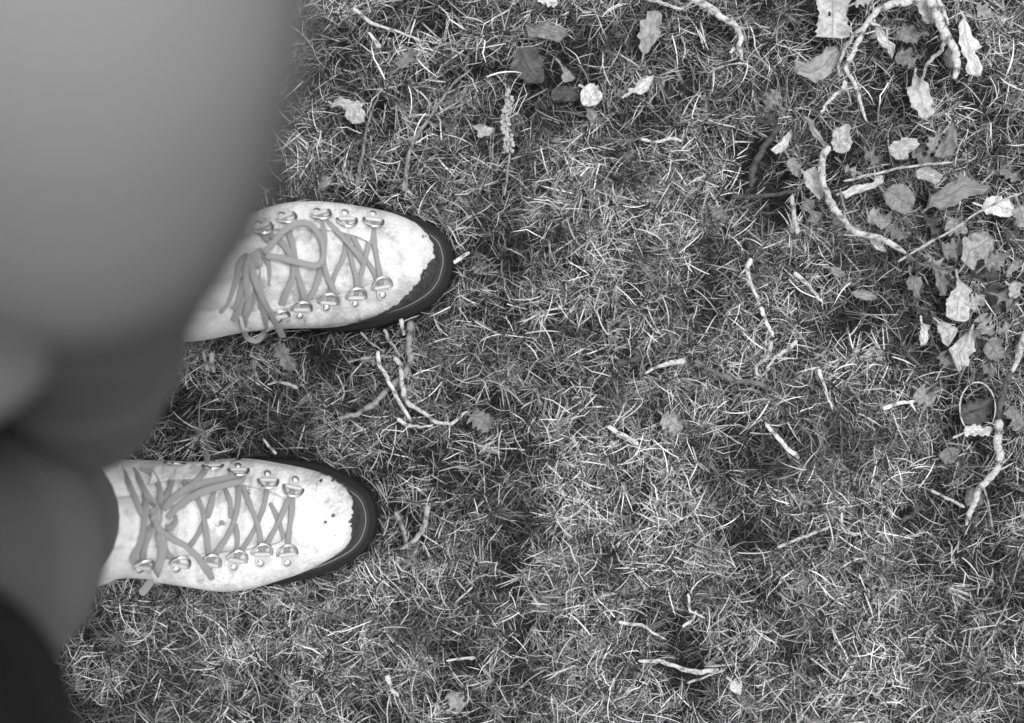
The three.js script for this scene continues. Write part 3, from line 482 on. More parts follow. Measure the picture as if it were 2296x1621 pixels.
leaf(2062, 158, 2066, 276, 72, 'spiky', PALE, 'pale lobed leaf with jagged edges inside the loop of twigs, upper right', { curl: 0.08, h: 0.031, out: ['H', [[1030, 840], [1080, 900], [1190, 960], [1200, 1080], [1260, 1140], [1260, 1190], [1230, 1230], [1260, 1300], [1180, 1370], [1120, 1395], [1060, 1340], [1070, 1290], [990, 1220], [980, 1120], [920, 1020], [1000, 1000], [1010, 920]]] });
leaf(1868, 288, 1902, 338, 50, 'torn', PALE, 'squarish pale leaf above the top of the long curved twig', { curl: 0.3, out: ['c', [[640, 980], [700, 980], [730, 940], [765, 960], [760, 1040], [790, 1080], [760, 1150], [700, 1175], [650, 1160], [605, 1100], [620, 1030]]] });
leaf(1724, 336, 1776, 300, 30, 'lance', WHITE, 'white folded leaf left of the long curved twig, over dark sticks', { curl: 0.6, h: 0.033, out: ['c', [[155, 1140], [230, 1060], [290, 1010], [315, 985], [320, 1040], [300, 1080], [290, 1140], [250, 1170], [200, 1175]]] });
leaf(1802, 262, 1856, 332, 24, 'torn', MIDT, 'twisted tan strip of leaf ending at the top of the long curved twig', { curl: 0.4, h: 0.034, out: ['c', [[395, 885], [440, 890], [490, 920], [490, 960], [540, 1010], [560, 1070], [600, 1110], [570, 1130], [530, 1080], [480, 1040], [450, 950]]] });
leaf(2030, 290, 2024, 358, 64, 'spiky', PALE, 'pale three lobed leaf below the jagged leaf on the right', { curl: 0.1, out: ['c', [[1060, 1120], [1100, 1070], [1140, 1080], [1160, 1050], [1200, 1080], [1270, 1060], [1290, 1110], [1250, 1140], [1210, 1170], [1195, 1225], [1160, 1190], [1110, 1220], [1080, 1180]]] });
leaf(2120, 356, 2132, 236, 36, 'lance', GREY_, 'grey spear shaped leaf with a pale midrib, right side', { curl: 0.15, h: 0.034, out: ['c', [[1540, 900], [1575, 1000], [1580, 1080], [1550, 1180], [1480, 1210], [1400, 1190], [1440, 1120], [1490, 1030]]] });
leaf(1796, 368, 1852, 462, 44, 'oak', PALE, 'pale leaf pressed against the left side of the long curved twig', { curl: 0.3, h: 0.03, out: ['c', [[380, 1280], [420, 1310], [460, 1340], [465, 1280], [490, 1265], [530, 1310], [545, 1400], [560, 1500], [530, 1530], [480, 1480], [430, 1420], [400, 1350]]] });
leaf(1800, 436, 1836, 512, 44, 'spiky', GREY_, 'grey curled leaf with frayed edge left of the long curved twig', { curl: 0.4, h: 0.024 });
leaf(1884, 438, 1988, 402, 32, 'torn', WHITE, 'white rolled leaf right of the long curved twig', { curl: 0.5, h: 0.035, out: ['c', [[690, 1470], [760, 1430], [850, 1390], [940, 1390], [960, 1350], [1010, 1350], [1020, 1390], [960, 1430], [900, 1450], [850, 1490], [790, 1490], [730, 1520]]] });
leaf(1972, 424, 2050, 478, 74, 'broad', GREY_, 'wide grey cupped leaf under the white rolled leaf', { curl: 0.3, h: 0.028, out: ['d', [[950, 310], [1010, 250], [1100, 240], [1170, 290], [1200, 350], [1170, 430], [1110, 465], [1030, 440], [970, 390]]] });
leaf(2046, 386, 2112, 406, 40, 'broad', PALE, 'half shaded leaf with pale rim above the big grey oak leaf', { curl: 0.5, h: 0.03, out: ['d', [[1180, 150], [1260, 115], [1330, 130], [1385, 190], [1360, 240], [1290, 255], [1210, 210]]] });
leaf(2082, 470, 2236, 412, 96, 'oak', GREY_, 'big flat grey oak leaf, right side, crossed by a thin straw', { curl: 0.08, h: 0.026, bend: 0.03, out: ['d', [[1270, 430], [1300, 320], [1370, 290], [1400, 250], [1480, 220], [1510, 150], [1560, 200], [1620, 220], [1740, 260], [1700, 310], [1620, 330], [1540, 350], [1480, 400], [1380, 430], [1310, 410]]] });
leaf(2200, 462, 2274, 474, 60, 'round', WHITE, 'brightest rounded leaf near the right edge, finely toothed', { curl: 0.12, h: 0.036, out: ['d', [[1665, 410], [1690, 360], [1740, 330], [1800, 325], [1860, 360], [1895, 410], [1890, 470], [1840, 490], [1760, 470], [1700, 470]]] });
leaf(2285, 462, 2302, 510, 40, 'torn', MIDT, 'grey leaf cut off by the right edge beside the brightest rounded leaf');
leaf(2150, 596, 2222, 540, 84, 'broad', MIDT, 'big mottled rounded leaf below the brightest rounded leaf', { curl: 0.14, h: 0.031, out: ['d', [[1530, 640], [1600, 600], [1690, 590], [1750, 640], [1755, 700], [1730, 780], [1640, 800], [1610, 870], [1570, 850], [1520, 790], [1525, 720]]] });
leaf(2112, 560, 2160, 548, 46, 'torn', GREY_, 'dull leaf tucked under the left side of the big mottled rounded leaf', { h: 0.022 });
leaf(2178, 600, 2240, 625, 44, 'broad', DARK, 'dark leaf under the lower edge of the big mottled rounded leaf', { h: 0.018 });
leaf(2158, 622, 2134, 728, 62, 'torn', PALE, 'long mottled pale leaf lying aslant, middle of the right hand heap', { curl: 0.12, h: 0.035, out: ['d', [[1490, 930], [1560, 970], [1600, 1010], [1580, 1080], [1585, 1200], [1540, 1240], [1460, 1230], [1395, 1200], [1410, 1120], [1430, 1050], [1470, 990]]] });
leaf(2100, 600, 2112, 680, 38, 'lance', GREY_, 'grey leaf left of the long mottled pale leaf', { curl: 0.25, h: 0.027, out: ['d', [[1320, 860], [1380, 880], [1420, 950], [1410, 1050], [1370, 1050], [1330, 980]]] });
leaf(2058, 610, 2066, 688, 34, 'spiky', GREY_, 'narrow lobed grey leaf at the left border of the right hand heap', { curl: 0.2, h: 0.027, out: ['d', [[1150, 900], [1190, 930], [1240, 910], [1240, 1000], [1210, 1080], [1180, 1060], [1160, 1010], [1120, 1010], [1130, 950]]] });
leaf(2074, 722, 2070, 778, 25, 'torn', WHITE, 'small white torn piece left of the lowest leaves of the heap', { curl: 0.2, h: 0.032, out: ['d', [[1225, 1240], [1290, 1260], [1290, 1350], [1270, 1400], [1230, 1410], [1222, 1330]]] });
leaf(2104, 716, 2136, 772, 46, 'broad', PALE, 'pale grey leaf just below the long mottled pale leaf', { curl: 0.3, h: 0.028, out: ['d', [[1350, 1230], [1440, 1250], [1500, 1290], [1470, 1350], [1430, 1420], [1380, 1390], [1370, 1330], [1350, 1310]]] });
leaf(2164, 752, 2146, 838, 58, 'spiky', PALE, 'ragged pale leaf, lowest of the right hand heap', { curl: 0.15, h: 0.034, out: ['d', [[1590, 1300], [1610, 1380], [1630, 1450], [1590, 1470], [1580, 1560], [1530, 1550], [1500, 1610], [1480, 1540], [1450, 1480], [1435, 1430], [1500, 1370]]] });
leaf(2214, 762, 2256, 800, 48, 'broad', GREY_, 'grey leaf right of the lowest ragged pale leaf', { h: 0.024 });
leaf(2215, 640, 2250, 700, 40, 'torn', DARK, 'dark leaf right of the long mottled pale leaf', { h: 0.018 });
leaf(2056, 872, 2094, 902, 42, 'torn', MIDT, 'lone grey leaf beside a white straw, below the heap', { h: 0.027 });
leaf(1488, 930, 1532, 962, 44, 'torn', MIDT, 'lone soft grey leaf in the middle of the grass', { h: 0.024 });
leaf(1055, 930, 1098, 962, 44, 'torn', GREY_, 'grey leaf at the tip of the forked stick between the boots', { h: 0.024 });
leaf(2160, 972, 2222, 964, 27, 'torn', WHITE, 'white curl of bark joined to the thick twig by the right edge', { curl: 0.4, h: 0.036 });
leaf(2150, 940, 2225, 890, 60, 'broad', DARK, 'dark leaf inside the wiry loop near the right edge', { h: 0.018 });
leaf(2262, 912, 2290, 962, 38, 'torn', GREY_, 'grey scrap right of the thick twig at the right edge', { h: 0.026 });
leaf(2104, 1028, 2154, 1010, 34, 'broad', GREY_, 'blurred grey leaf left of the bend of the thick twig', { h: 0.024 });
leaf(2166, 1100, 2206, 1126, 42, 'broad', GREY_, 'small grey leaf under the lower end of the thick twig', { h: 0.02 });
leaf(625, 770, 656, 832, 34, 'torn', GREY_, 'limp grey leaf under the lace end of the farther boot', { h: 0.022 });
leaf(802, 806, 852, 812, 24, 'spiky', MIDT, 'small grey leaf left of the forked stick between the boots', { h: 0.026 });
leaf(1640, 1528, 1660, 1558, 26, 'broad', WHITE, 'single small white leaf near the bottom edge', { h: 0.03 });
leaf(1005, 1552, 1038, 1590, 34, 'torn', MIDT, 'grey leaf scrap near the bottom edge, right of the boots', { h: 0.026 });
leaf(1948, 534, 1988, 566, 18, 'lance', WHITE, 'white sliver tucked under the bend of the long curved twig', { h: 0.03 });
leaf(2256, 622, 2292, 580, 22, 'lance', MIDT, 'pale curled strip at the right edge below the brightest rounded leaf', { curl: 0.4 });
leaf(1905, 655, 1970, 668, 20, 'lance', MIDT, 'slim grey leaf alone in the grass left of the right hand heap', { h: 0.028 });
leaf(1855, 600, 1900, 616, 20, 'lance', MIDT, 'slim pale leaf under the long curved twig, beside a straw', { h: 0.026 });
leaf(1596, 470, 1628, 492, 26, 'torn', GREY_, 'little grey leaf left of the dark twig', { h: 0.024 });
leaf(2250, 520, 2286, 548, 34, 'torn', DARK, 'dark scrap of leaf between two straws at the right edge', { h: 0.018 });
leaf(1745, 205, 1712, 250, 40, 'oak', GREY_, 'dull oak leaf left of the forked twig, half buried in grass', { h: 0.022 });
leaf(1935, 330, 1975, 372, 40, 'spiky', GREY_, 'grey lobed leaf half buried between the two pale leaves on the right', { h: 0.022 });
leaf(2105, 300, 2080, 348, 34, 'oak', MIDT, 'small leaf beside the grey spear shaped leaf', { h: 0.024 });
leaf(1985, 505, 2040, 530, 38, 'oak', GREY_, 'grey leaf under the bend of the long twig, right of the white sliver', { h: 0.022 });
leaf(2070, 490, 2110, 530, 44, 'spiky', DARK, 'dark leaf beneath the stalk of the big flat grey oak leaf', { h: 0.018 });
leaf(2228, 660, 2282, 690, 46, 'spiky', GREY_, 'grey lobed leaf at the right edge of the heap', { h: 0.024 });
leaf(2196, 705, 2226, 752, 40, 'oak', MIDT, 'mid grey leaf between the ragged pale leaf and the right edge', { h: 0.026 });
leaf(2050, 690, 2088, 716, 30, 'spiky', DARK, 'dark frayed leaf left of the long mottled pale leaf', { h: 0.02 });
leaf(2190, 10, 2230, 36, 34, 'oak', MIDT, 'small leaf at the top edge right of the thick split twig', { h: 0.026 });
leaf(1700, 250, 1740, 282, 34, 'torn', DARK, 'dark leaf scrap above the dark upright stick', { h: 0.018 });
leaf(1770, 355, 1790, 395, 26, 'torn', MIDT, 'torn scrap at the left of the leaf on the long curved twig', { h: 0.026 });
leaf(2240, 380, 2290, 404, 30, 'oak', GREY_, 'grey leaf near the right edge above the brightest rounded leaf', { h: 0.022 });
leaf(2120, 500, 2168, 522, 46, 'oak', MIDT, 'mottled leaf wedged above the big mottled rounded leaf', { h: 0.027, curl: 0.3 });
leaf(2206, 596, 2262, 572, 44, 'oak', GREY_, 'grey oak leaf lying across the right end of the big mottled rounded leaf', { h: 0.03, curl: 0.3 });
leaf(2090, 580, 2130, 612, 44, 'spiky', MIDT, 'lobed leaf between the long twig end and the long mottled pale leaf', { h: 0.026, curl: 0.3 });
leaf(2170, 690, 2208, 664, 40, 'oak', PALE, 'pale oak leaf touching the right side of the long mottled pale leaf', { h: 0.03, curl: 0.35 });
leaf(2194, 742, 2150, 762, 40, 'torn', GREY_, 'torn grey leaf across the top of the lowest ragged pale leaf', { h: 0.027, curl: 0.3 });
leaf(2270, 730, 2230, 748, 36, 'spiky', MIDT, 'frayed leaf beside the bright twig cut off by the right edge', { h: 0.028, curl: 0.3 });
leaf(2262, 640, 2290, 660, 36, 'broad', PALE, 'pale leaf half out of view at the right edge, beside the heap', { h: 0.03, curl: 0.3 });
leaf(2108, 790, 2140, 822, 34, 'oak', GREY_, 'dull oak leaf below the small white torn piece', { h: 0.023, curl: 0.3 });
leaf(2196, 820, 2236, 842, 36, 'spiky', GREY_, 'dull lobed leaf right of the tip of the lowest ragged pale leaf', { h: 0.023, curl: 0.3 });
leaf(1948, 476, 1996, 500, 42, 'torn', MIDT, 'creased leaf below the left rim of the wide grey cupped leaf', { h: 0.025, curl: 0.4 });
leaf(2044, 340, 2098, 362, 36, 'oak', GREY_, 'grey oak leaf below the pale three lobed leaf, over the level straw', { h: 0.024, curl: 0.3 });
leaf(1930, 392, 1888, 372, 30, 'spiky', MIDT, 'small frayed leaf above the white rolled leaf', { h: 0.026, curl: 0.4 });
leaf(2010, 120, 2050, 150, 38, 'torn', GREY_, 'torn grey leaf within the loop of twigs, above the jagged pale leaf', { h: 0.022, curl: 0.3 });
leaf(1915, 8, 1960, -2, 34, 'oak', PALE, 'pale leaf at the top edge just left of the forked twig bend', { h: 0.03, curl: 0.3 });
leaf(640, 190, 622, 216, 26, 'torn', MIDT, 'blurred pale scrap at the edge of the coat');

// ---------------------------------------------------------------- twigs, sticks and straws
const barkBump = dataTex(128, 128, (u, v) => 0.6 * fbm(u * 14, v * 8, 61, 3) + 0.4 * fbm(u * 40, v * 20, 63, 2), true); barkBump.repeat.set(0.8, 1);
const barkTex = [0, 1].map((s) => { const t = dataTex(256, 128, (u, v) => 0.94 - 0.34 * smooth(0.42, 0.8, fbm(u * 5, v * 4, 71 + s, 4)) - 0.25 * fbm(u * 20, v * 18, 75 + s, 3) - 0.25 * smooth(0.62, 0.72, fbm(u * 9, v * 5, 79 + s, 3)), true); t.colorSpace = THREE.SRGBColorSpace; t.repeat.set(0.7, 1); return t; });
const barkMats = new Map();
const bark = (tone, s) => { const k = tone + '_' + s; if (!barkMats.has(k)) barkMats.set(k, new THREE.MeshStandardMaterial({ color: grey(tone), map: barkTex[s], roughness: 0.75, bumpMap: barkBump, bumpScale: 0.0008 })); return barkMats.get(k); };
let twigSeed = 50;
function limb(pts, w0, w1, h, parent, tone, name, rough = 0.1) {
  const sd = twigSeed++, RT = rng(sd * 77 + 5), fine = [];
  pts.forEach(([x, y, hh], i) => { fine.push([x, y, hh]); if (i + 1 < pts.length) for (const f of [0.33, 0.67]) { const [a, b, c] = pts[i + 1], j = Math.min(2.2, w0 * 0.22), L = Math.hypot(a - x, b - y); if (L > 14) fine.push([x + (a - x) * f + rr(-j, j, RT), y + (b - y) * f + rr(-j, j, RT), (hh ?? h) + ((c ?? h) - (hh ?? h)) * f + rr(-0.0008, 0.0008, RT)]); } });
  const v = fine.map(([x, y, hh]) => at(x, y, (hh ?? h)).sub(parent.position)), flat = tone > 0.58 && w0 < 10 ? 0.5 : 0.85, knots = [rr(0.1, 0.4, RT), rr(0.4, 0.65, RT), rr(0.65, 0.95, RT)];
  h += 0.003; const k = 1.12 * scaleAt(h) / 2, n = Math.max(16, pts.length * 12);
  for (const q of v) keepClear.push([q.x + parent.position.x, q.z + parent.position.z, Math.max(w0 * k * 1.5, 0.0035), h - 0.006]);
  for (let i = 0; i + 1 < v.length; i++) { const q = v[i].clone().lerp(v[i + 1], 0.5); keepClear.push([q.x + parent.position.x, q.z + parent.position.z, Math.max(w0 * k * 1.5, 0.0035), h - 0.006]); }
  return mesh(name, sweep(v, (t) => { const w = (w0 + (w1 - w0) * t) * k * (1 + 0.16 * knots.reduce((m, q) => m + Math.exp(-Math.pow((t - q) * 26, 2)), 0)) * (t < 0.04 ? 0.6 + 10 * t : t > 0.92 ? 1 - (t - 0.92) * 6 : 1); return [w, w * flat]; }, n, 9, { rough, seed: sd, uvL: 0.02 }), bark(tone, sd % 2), parent);
}
function twig(name, cat, label, grp, tone, h, limbs) {
  const root = group(name); tag(root, label, cat, grp); const p = at(limbs[0][0][0][0], limbs[0][0][0][1], 0); root.position.copy(p);
  limbs.forEach(([pts, w0, w1, nm, tn, hh], i) => limb(pts, w0, w1, hh ?? h, root, (tn ?? tone) * 0.84, nm || (i ? 'side_shoot' : 'stem')));
  return root;
}
const TW = 'twigs lying on the grass', ST = 'loose straws on the grass';
twig('twig', 'twig', 'thick pale twig bent downward at the top edge, right of the centre', TW, 0.8, 0.036, [[[[1548, -8], [1575, 8], [1600, 24], [1625, 42], [1650, 60], [1661, 80], [1657, 108], [1662, 135]], 17, 9], [[[1648, 108], [1635, 118]], 8, 3]]);
twig('twig', 'twig', 'thin pale twig cut by the top edge left of the thick bent one', TW, 0.7, 0.034, [[[[1440, -6], [1475, 2], [1505, 14], [1530, 19], [1546, 8]], 9, 4]]);
twig('twig', 'twig', 'forked twig with two almost parallel branches in the upper right', TW, 0.72, 0.038, [
  [[[2075, -6], [2040, 4], [2000, 9], [1968, 22], [1945, 52], [1925, 92], [1908, 128], [1896, 152], [1900, 166], [1916, 186], [1926, 215], [1934, 245], [1946, 276]], 15, 6],
  [[[1938, 60], [1912, 80], [1893, 110], [1880, 148], [1880, 164], [1893, 172]], 9, 6, 'branch', 0.55],
  [[[1896, 180], [1890, 198], [1868, 218], [1848, 240], [1840, 258]], 9, 5, 'branch'], [[[1950, 50], [1975, 60], [1992, 66]], 6, 2]]);
twig('twig', 'twig', 'thick pale twig split at its end, nearest the upper right corner', TW, 0.76, 0.038, [
  [[[2088, -6], [2098, 30], [2112, 62], [2130, 92], [2144, 120], [2146, 148], [2140, 178]], 19, 13],
  [[[2112, 66], [2118, 92], [2112, 112], [2092, 128], [2076, 150], [2066, 180], [2056, 200]], 11, 4, 'branch', 0.5], [[[2102, -6], [2118, 28], [2126, 56]], 9, 4]]);
twig('twig', 'twig', 'long curved twig sweeping down and right through the leaves on the right', TW, 0.72, 0.04, [
  [[[1858, 326], [1846, 350], [1842, 382], [1849, 420], [1864, 456], [1886, 488], [1908, 514], [1940, 526], [1972, 534], [2004, 550], [2032, 570]], 15, 11], [[[2032, 570], [2060, 590], [2110, 600], [2170, 612]], 7, 4, 'tip', 0.16, 0.03], [[[1896, 498], [1892, 460], [1884, 420]], 6, 3, 'side_shoot', 0.4]]);
twig('forked_stick', 'stick', 'forked pale stick lying between the two boots', TW, 0.7, 0.03, [
  [[[920, 718], [917, 765], [921, 800], [908, 838], [875, 868], [836, 908], [800, 930], [755, 938]], 14, 9, 'stem', 0.4, 0.022],
  [[[848, 786], [850, 818], [868, 846], [884, 880], [902, 912], [922, 946]], 9, 7, 'branch', 0.9, 0.034],
  [[[882, 800], [898, 818], [900, 850], [905, 884], [920, 908], [950, 925], [976, 946], [1012, 950], [1034, 934], [1050, 922]], 11, 6, 'branch', 0.72, 0.032],
  [[[890, 938], [915, 954], [945, 958], [972, 952]], 8, 4, 'branch', 0.85, 0.03],
  [[[898, 714], [902, 738], [906, 752]], 10, 6, 'stub', 0.85, 0.034], [[[860, 738], [876, 768], [896, 798]], 8, 5, 'branch', 0.55, 0.03],
  [[[808, 744], [826, 764], [846, 778], [862, 790]], 5, 3, 'side_shoot', 0.5, 0.028], [[[808, 804], [850, 800], [880, 800]], 6, 5, 'side_shoot', 0.5, 0.028]]);
twig('twig', 'twig', 'thick pale crooked twig running down beside the right edge', TW, 0.68, 0.038, [
  [[[2238, 940], [2240, 968], [2236, 990], [2243, 1018], [2236, 1050], [2214, 1075], [2196, 1096], [2184, 1130], [2172, 1158], [2166, 1178]], 17, 10],
  [[[2268, 830], [2252, 870], [2244, 900], [2238, 940]], 10, 13, 'dark_limb', 0.12, 0.03], [[[2204, 1090], [2214, 1120], [2222, 1160], [2226, 1190]], 5, 3, 'side_shoot', 0.4, 0.026]]);
twig('twig', 'twig', 'bright twig cut off by the right edge beneath the leaf heap', TW, 0.7, 0.036, [[[[2300, 745], [2290, 775], [2280, 810], [2270, 836]], 15, 8]]);
{ const pts = []; for (let k = 0; k <= 22; k++) { const a = 2.35 + k / 22 * 4.5; pts.push([2192 + Math.cos(a) * 40, 915 + Math.sin(a) * 58]); }
  twig('tendril', 'tendril', 'thin wiry stem bent into an oval loop near the right edge', TW, 0.7, 0.042, [[pts, 3.4, 2.6, 'stem']]); }
twig('straw', 'straw', 'long bent pale straw in two pieces, right of the centre', ST, 0.85, 0.036, [[[[1684, 578], [1675, 602], [1680, 626], [1692, 656], [1704, 684]], 10, 6], [[[1704, 688], [1716, 712], [1728, 742], [1736, 756]], 9, 5, 'piece', 0.95]]);
twig('straw', 'straw', 'curled pale stalk below the long bent straw, hooked like a question mark', ST, 0.6, 0.032, [[[[1728, 764], [1724, 796], [1706, 812], [1695, 820], [1696, 838], [1706, 844]], 9, 7], [[[1788, 762], [1766, 784], [1738, 800], [1724, 820], [1710, 840]], 8, 4, 'blade', 0.7]]);
twig('twig', 'twig', 'dark brown stick lying level, right of the arched pale straw', TW, 0.2, 0.03, [[[[1556, 808], [1600, 834], [1640, 852], [1690, 858], [1716, 868], [1732, 874]], 9, 13]]);
twig('straw', 'straw', 'arched pale straw ending at the dark brown stick', ST, 0.72, 0.034, [[[[1446, 838], [1470, 824], [1500, 814], [1540, 810]], 5, 12]]);
twig('straw', 'straw', 'short straight white straw slanting down, right of the forked stick', ST, 0.92, 0.036, [[[[1362, 956], [1395, 974], [1432, 996]], 8, 9]]);
twig('straw', 'straw', 'white straw slanting down toward the lower right from the curled stalk', ST, 0.88, 0.036, [[[[1716, 950], [1738, 974], [1762, 1002], [1792, 1028]], 7, 10]]);
twig('straw', 'straw', 'straight pale straw aslant left of the leaf heap', ST, 0.72, 0.036, [[[[1780, 610], [1804, 632], [1832, 662], [1846, 680]], 9, 5]]);
twig('straw', 'straw', 'short upright straw left of the long curved twig, below the frayed leaf', ST, 0.62, 0.032, [[[[1776, 436], [1780, 480], [1788, 526]], 8, 10]]);
twig('straw', 'straw', 'thin tapering straw right of the hooked stalk', ST, 0.85, 0.036, [[[[1836, 826], [1848, 862], [1858, 898], [1868, 920]], 8, 3]]);
twig('straw', 'straw', 'white straw beside the lone grey leaf below the heap', ST, 0.92, 0.038, [[[[1978, 916], [2010, 905], [2052, 898]], 9, 6], [[[2042, 900], [2054, 924]], 6, 3]]);
twig('straw', 'straw', 'thin pale straw left of the lower end of the thick crooked twig', ST, 0.6, 0.034, [[[[2086, 1098], [2120, 1116], [2164, 1138]], 6, 6]]);
twig('straw', 'straw', 'pale curved stalk standing by the toe of the lower boot', ST, 0.5, 0.032, [[[[958, 1132], [954, 1168], [946, 1192], [925, 1214], [896, 1232]], 13, 8]]);
twig('straw', 'straw', 'thin dull stalk between the lower boot toe and the pale curved stalk', ST, 0.4, 0.03, [[[[886, 1146], [900, 1172], [908, 1200], [914, 1232]], 9, 6]]);
twig('straw', 'straw', 'wavy pale straw near the bottom edge', ST, 0.75, 0.034, [[[[1430, 1482], [1480, 1482], [1530, 1500], [1570, 1508], [1612, 1500]], 7, 10]]);
twig('straw', 'straw', 'thin dry stem sloping down left of the small white leaf at the bottom', ST, 0.6, 0.032, [[[[1540, 1532], [1585, 1516], [1626, 1502]], 5, 4]]);
twig('straw', 'straw', 'pale jointed stem above the wavy straw, with two short arms', ST, 0.8, 0.034, [[[[1386, 1394], [1440, 1402], [1462, 1418], [1494, 1434]], 8, 4], [[[1542, 1330], [1548, 1370], [1582, 1386]], 6, 4, 'arm'], [[[1530, 1406], [1552, 1390], [1562, 1368]], 7, 4, 'arm']]);
twig('straw', 'straw', 'long thin pale straw lying aslant right of the coat at the top', ST, 0.75, 0.036, [[[[790, 18], [830, 50], [870, 64], [915, 80], [962, 100]], 7, 4]]);
twig('straw', 'straw', 'small bright blade of straw below the long thin one at the top', ST, 0.85, 0.036, [[[[826, 72], [842, 92], [852, 108]], 4, 11]]);
twig('straw', 'straw', 'level pale straw above the long bent straw, upper middle', ST, 0.75, 0.036, [[[[1436, 312], [1470, 318], [1510, 310], [1532, 318]], 6, 6], [[[1498, 314], [1512, 290]], 4, 2]]);
twig('straw', 'straw', 'thin long straw crossing the big flat grey oak leaf', ST, 0.6, 0.042, [[[[2012, 588], [2070, 552], [2140, 512], [2200, 472], [2250, 448], [2298, 430]], 5, 4]]);
twig('straw', 'straw', 'thin level straw above the white rolled leaf', ST, 0.65, 0.042, [[[[1890, 406], [1950, 392], [2020, 376], [2080, 368], [2140, 364]], 5, 5]]);
twig('straw', 'straw', 'flat wide dry blade lying level between the boots', ST, 0.6, 0.034, [[[[598, 862], [625, 856], [650, 862], [668, 870]], 4, 9]]);
twig('straw', 'straw', 'small pale straw touching the toe rim of the farther boot', ST, 0.9, 0.036, [[[[1016, 588], [1034, 578], [1054, 566]], 8, 6]]);
twig('straw', 'straw', 'pair of stiff pale blades left of the limp grey leaf between the boots', ST, 0.55, 0.036, [[[[456, 786], [460, 808], [466, 832]], 5, 9], [[[472, 790], [474, 812], [478, 836]], 11, 8, 'blade']]);
twig('straw', 'straw', 'short pale straw above the lower boot, beside its tall lace end', ST, 0.75, 0.036, [[[[590, 984], [604, 1002], [620, 1018]], 4, 7]]);
twig('straw', 'straw', 'short white straw above the lone lower leaf scrap at the bottom', ST, 0.85, 0.036, [[[[1000, 1482], [1040, 1476], [1066, 1474]], 4, 6]]);
twig('straw', 'straw', 'bright pale blade standing near the bottom edge below the lower boot', ST, 0.8, 0.036, [[[[868, 1512], [876, 1540], [894, 1562]], 12, 5]]);
twig('straw', 'straw', 'hooked pale stem in the open grass of the lower right', ST, 0.75, 0.036, [[[[1888, 1148], [1887, 1180], [1896, 1194], [1930, 1196]], 5, 4]]);
twig('straw', 'straw', 'long dry stem aslant in the open grass of the lower right', ST, 0.62, 0.034, [[[[1742, 1228], [1780, 1212], [1822, 1196], [1862, 1180]], 7, 5]]);
twig('stalk', 'plant stalk', 'grey branching plant stalk above the farther boot toe', TW, 0.36, 0.034, [
  [[[905, 430], [912, 380], [922, 330], [945, 288], [970, 255], [992, 222], [1018, 186], [1060, 150]], 9, 4], [[[930, 308], [905, 316], [880, 308]], 5, 3, 'branch'], [[[975, 245], [978, 218], [968, 196]], 5, 3, 'branch'], [[[1000, 210], [1022, 200], [1040, 180]], 4, 2, 'branch'], [[[800, 420], [815, 340], [822, 290], [842, 225]], 8, 4, 'branch', 0.3, 0.028]]);
twig('twig', 'twig', 'dark stick standing on end left of the long curved twig', TW, 0.08, 0.028, [[[[1748, 282], [1712, 330], [1690, 376], [1682, 420]], 14, 12], [[[1640, 442], [1700, 440], [1760, 432], [1795, 425]], 10, 8, 'branch']]);
twig('twig', 'twig', 'short dark stick left of the arched pale straw', TW, 0.09, 0.028, [[[[1382, 816], [1412, 808], [1440, 800]], 14, 9]]);
twig('twig', 'twig', 'small dark forked stick in the lower right grass', TW, 0.09, 0.028, [[[[2024, 1170], [2050, 1150], [2072, 1130]], 10, 8], [[[2050, 1150], [2058, 1126]], 7, 4]]);
{ // seed spike
  const root = group('seed_spike'); tag(root, 'pale bumpy seed spike on a thin stem, in the grass above the boots', 'seed head');
  root.position.copy(at(1140, 270, 0));
  limb([[1131, 440], [1138, 390], [1143, 340], [1140, 290], [1134, 240], [1134, 200]], 5, 3, 0.03, root, 0.35, 'stem');
  const gs = [], R = rng(77);
  for (let k = 0; k < 110; k++) { const t = R(), c = at(1137 + Math.sin(t * 9) * 5 + rr(-10, 10, R) * (0.5 + 0.6 * t), 196 + 146 * t, 0.031 + rr(0, 0.005, R)).sub(root.position); const g = new THREE.IcosahedronGeometry(rr(0.0009, 0.0021, R), 0); g.scale(1, 0.7, rr(0.8, 1.5, R)); g.rotateY(rr(0, 6, R)); g.translate(c.x, c.y, c.z); gs.push(g); }
  const f = mesh('florets', mergeGeometries(gs), leafMat(0.5, 0), root); f.userData.kind = 'stuff';
}

// ---------------------------------------------------------------- grass
const moss = (list) => list.map(([x, y, r, k]) => { const p = at(x, y, 0.015); return [p.x, p.z, r * scaleAt(0.015), k]; });
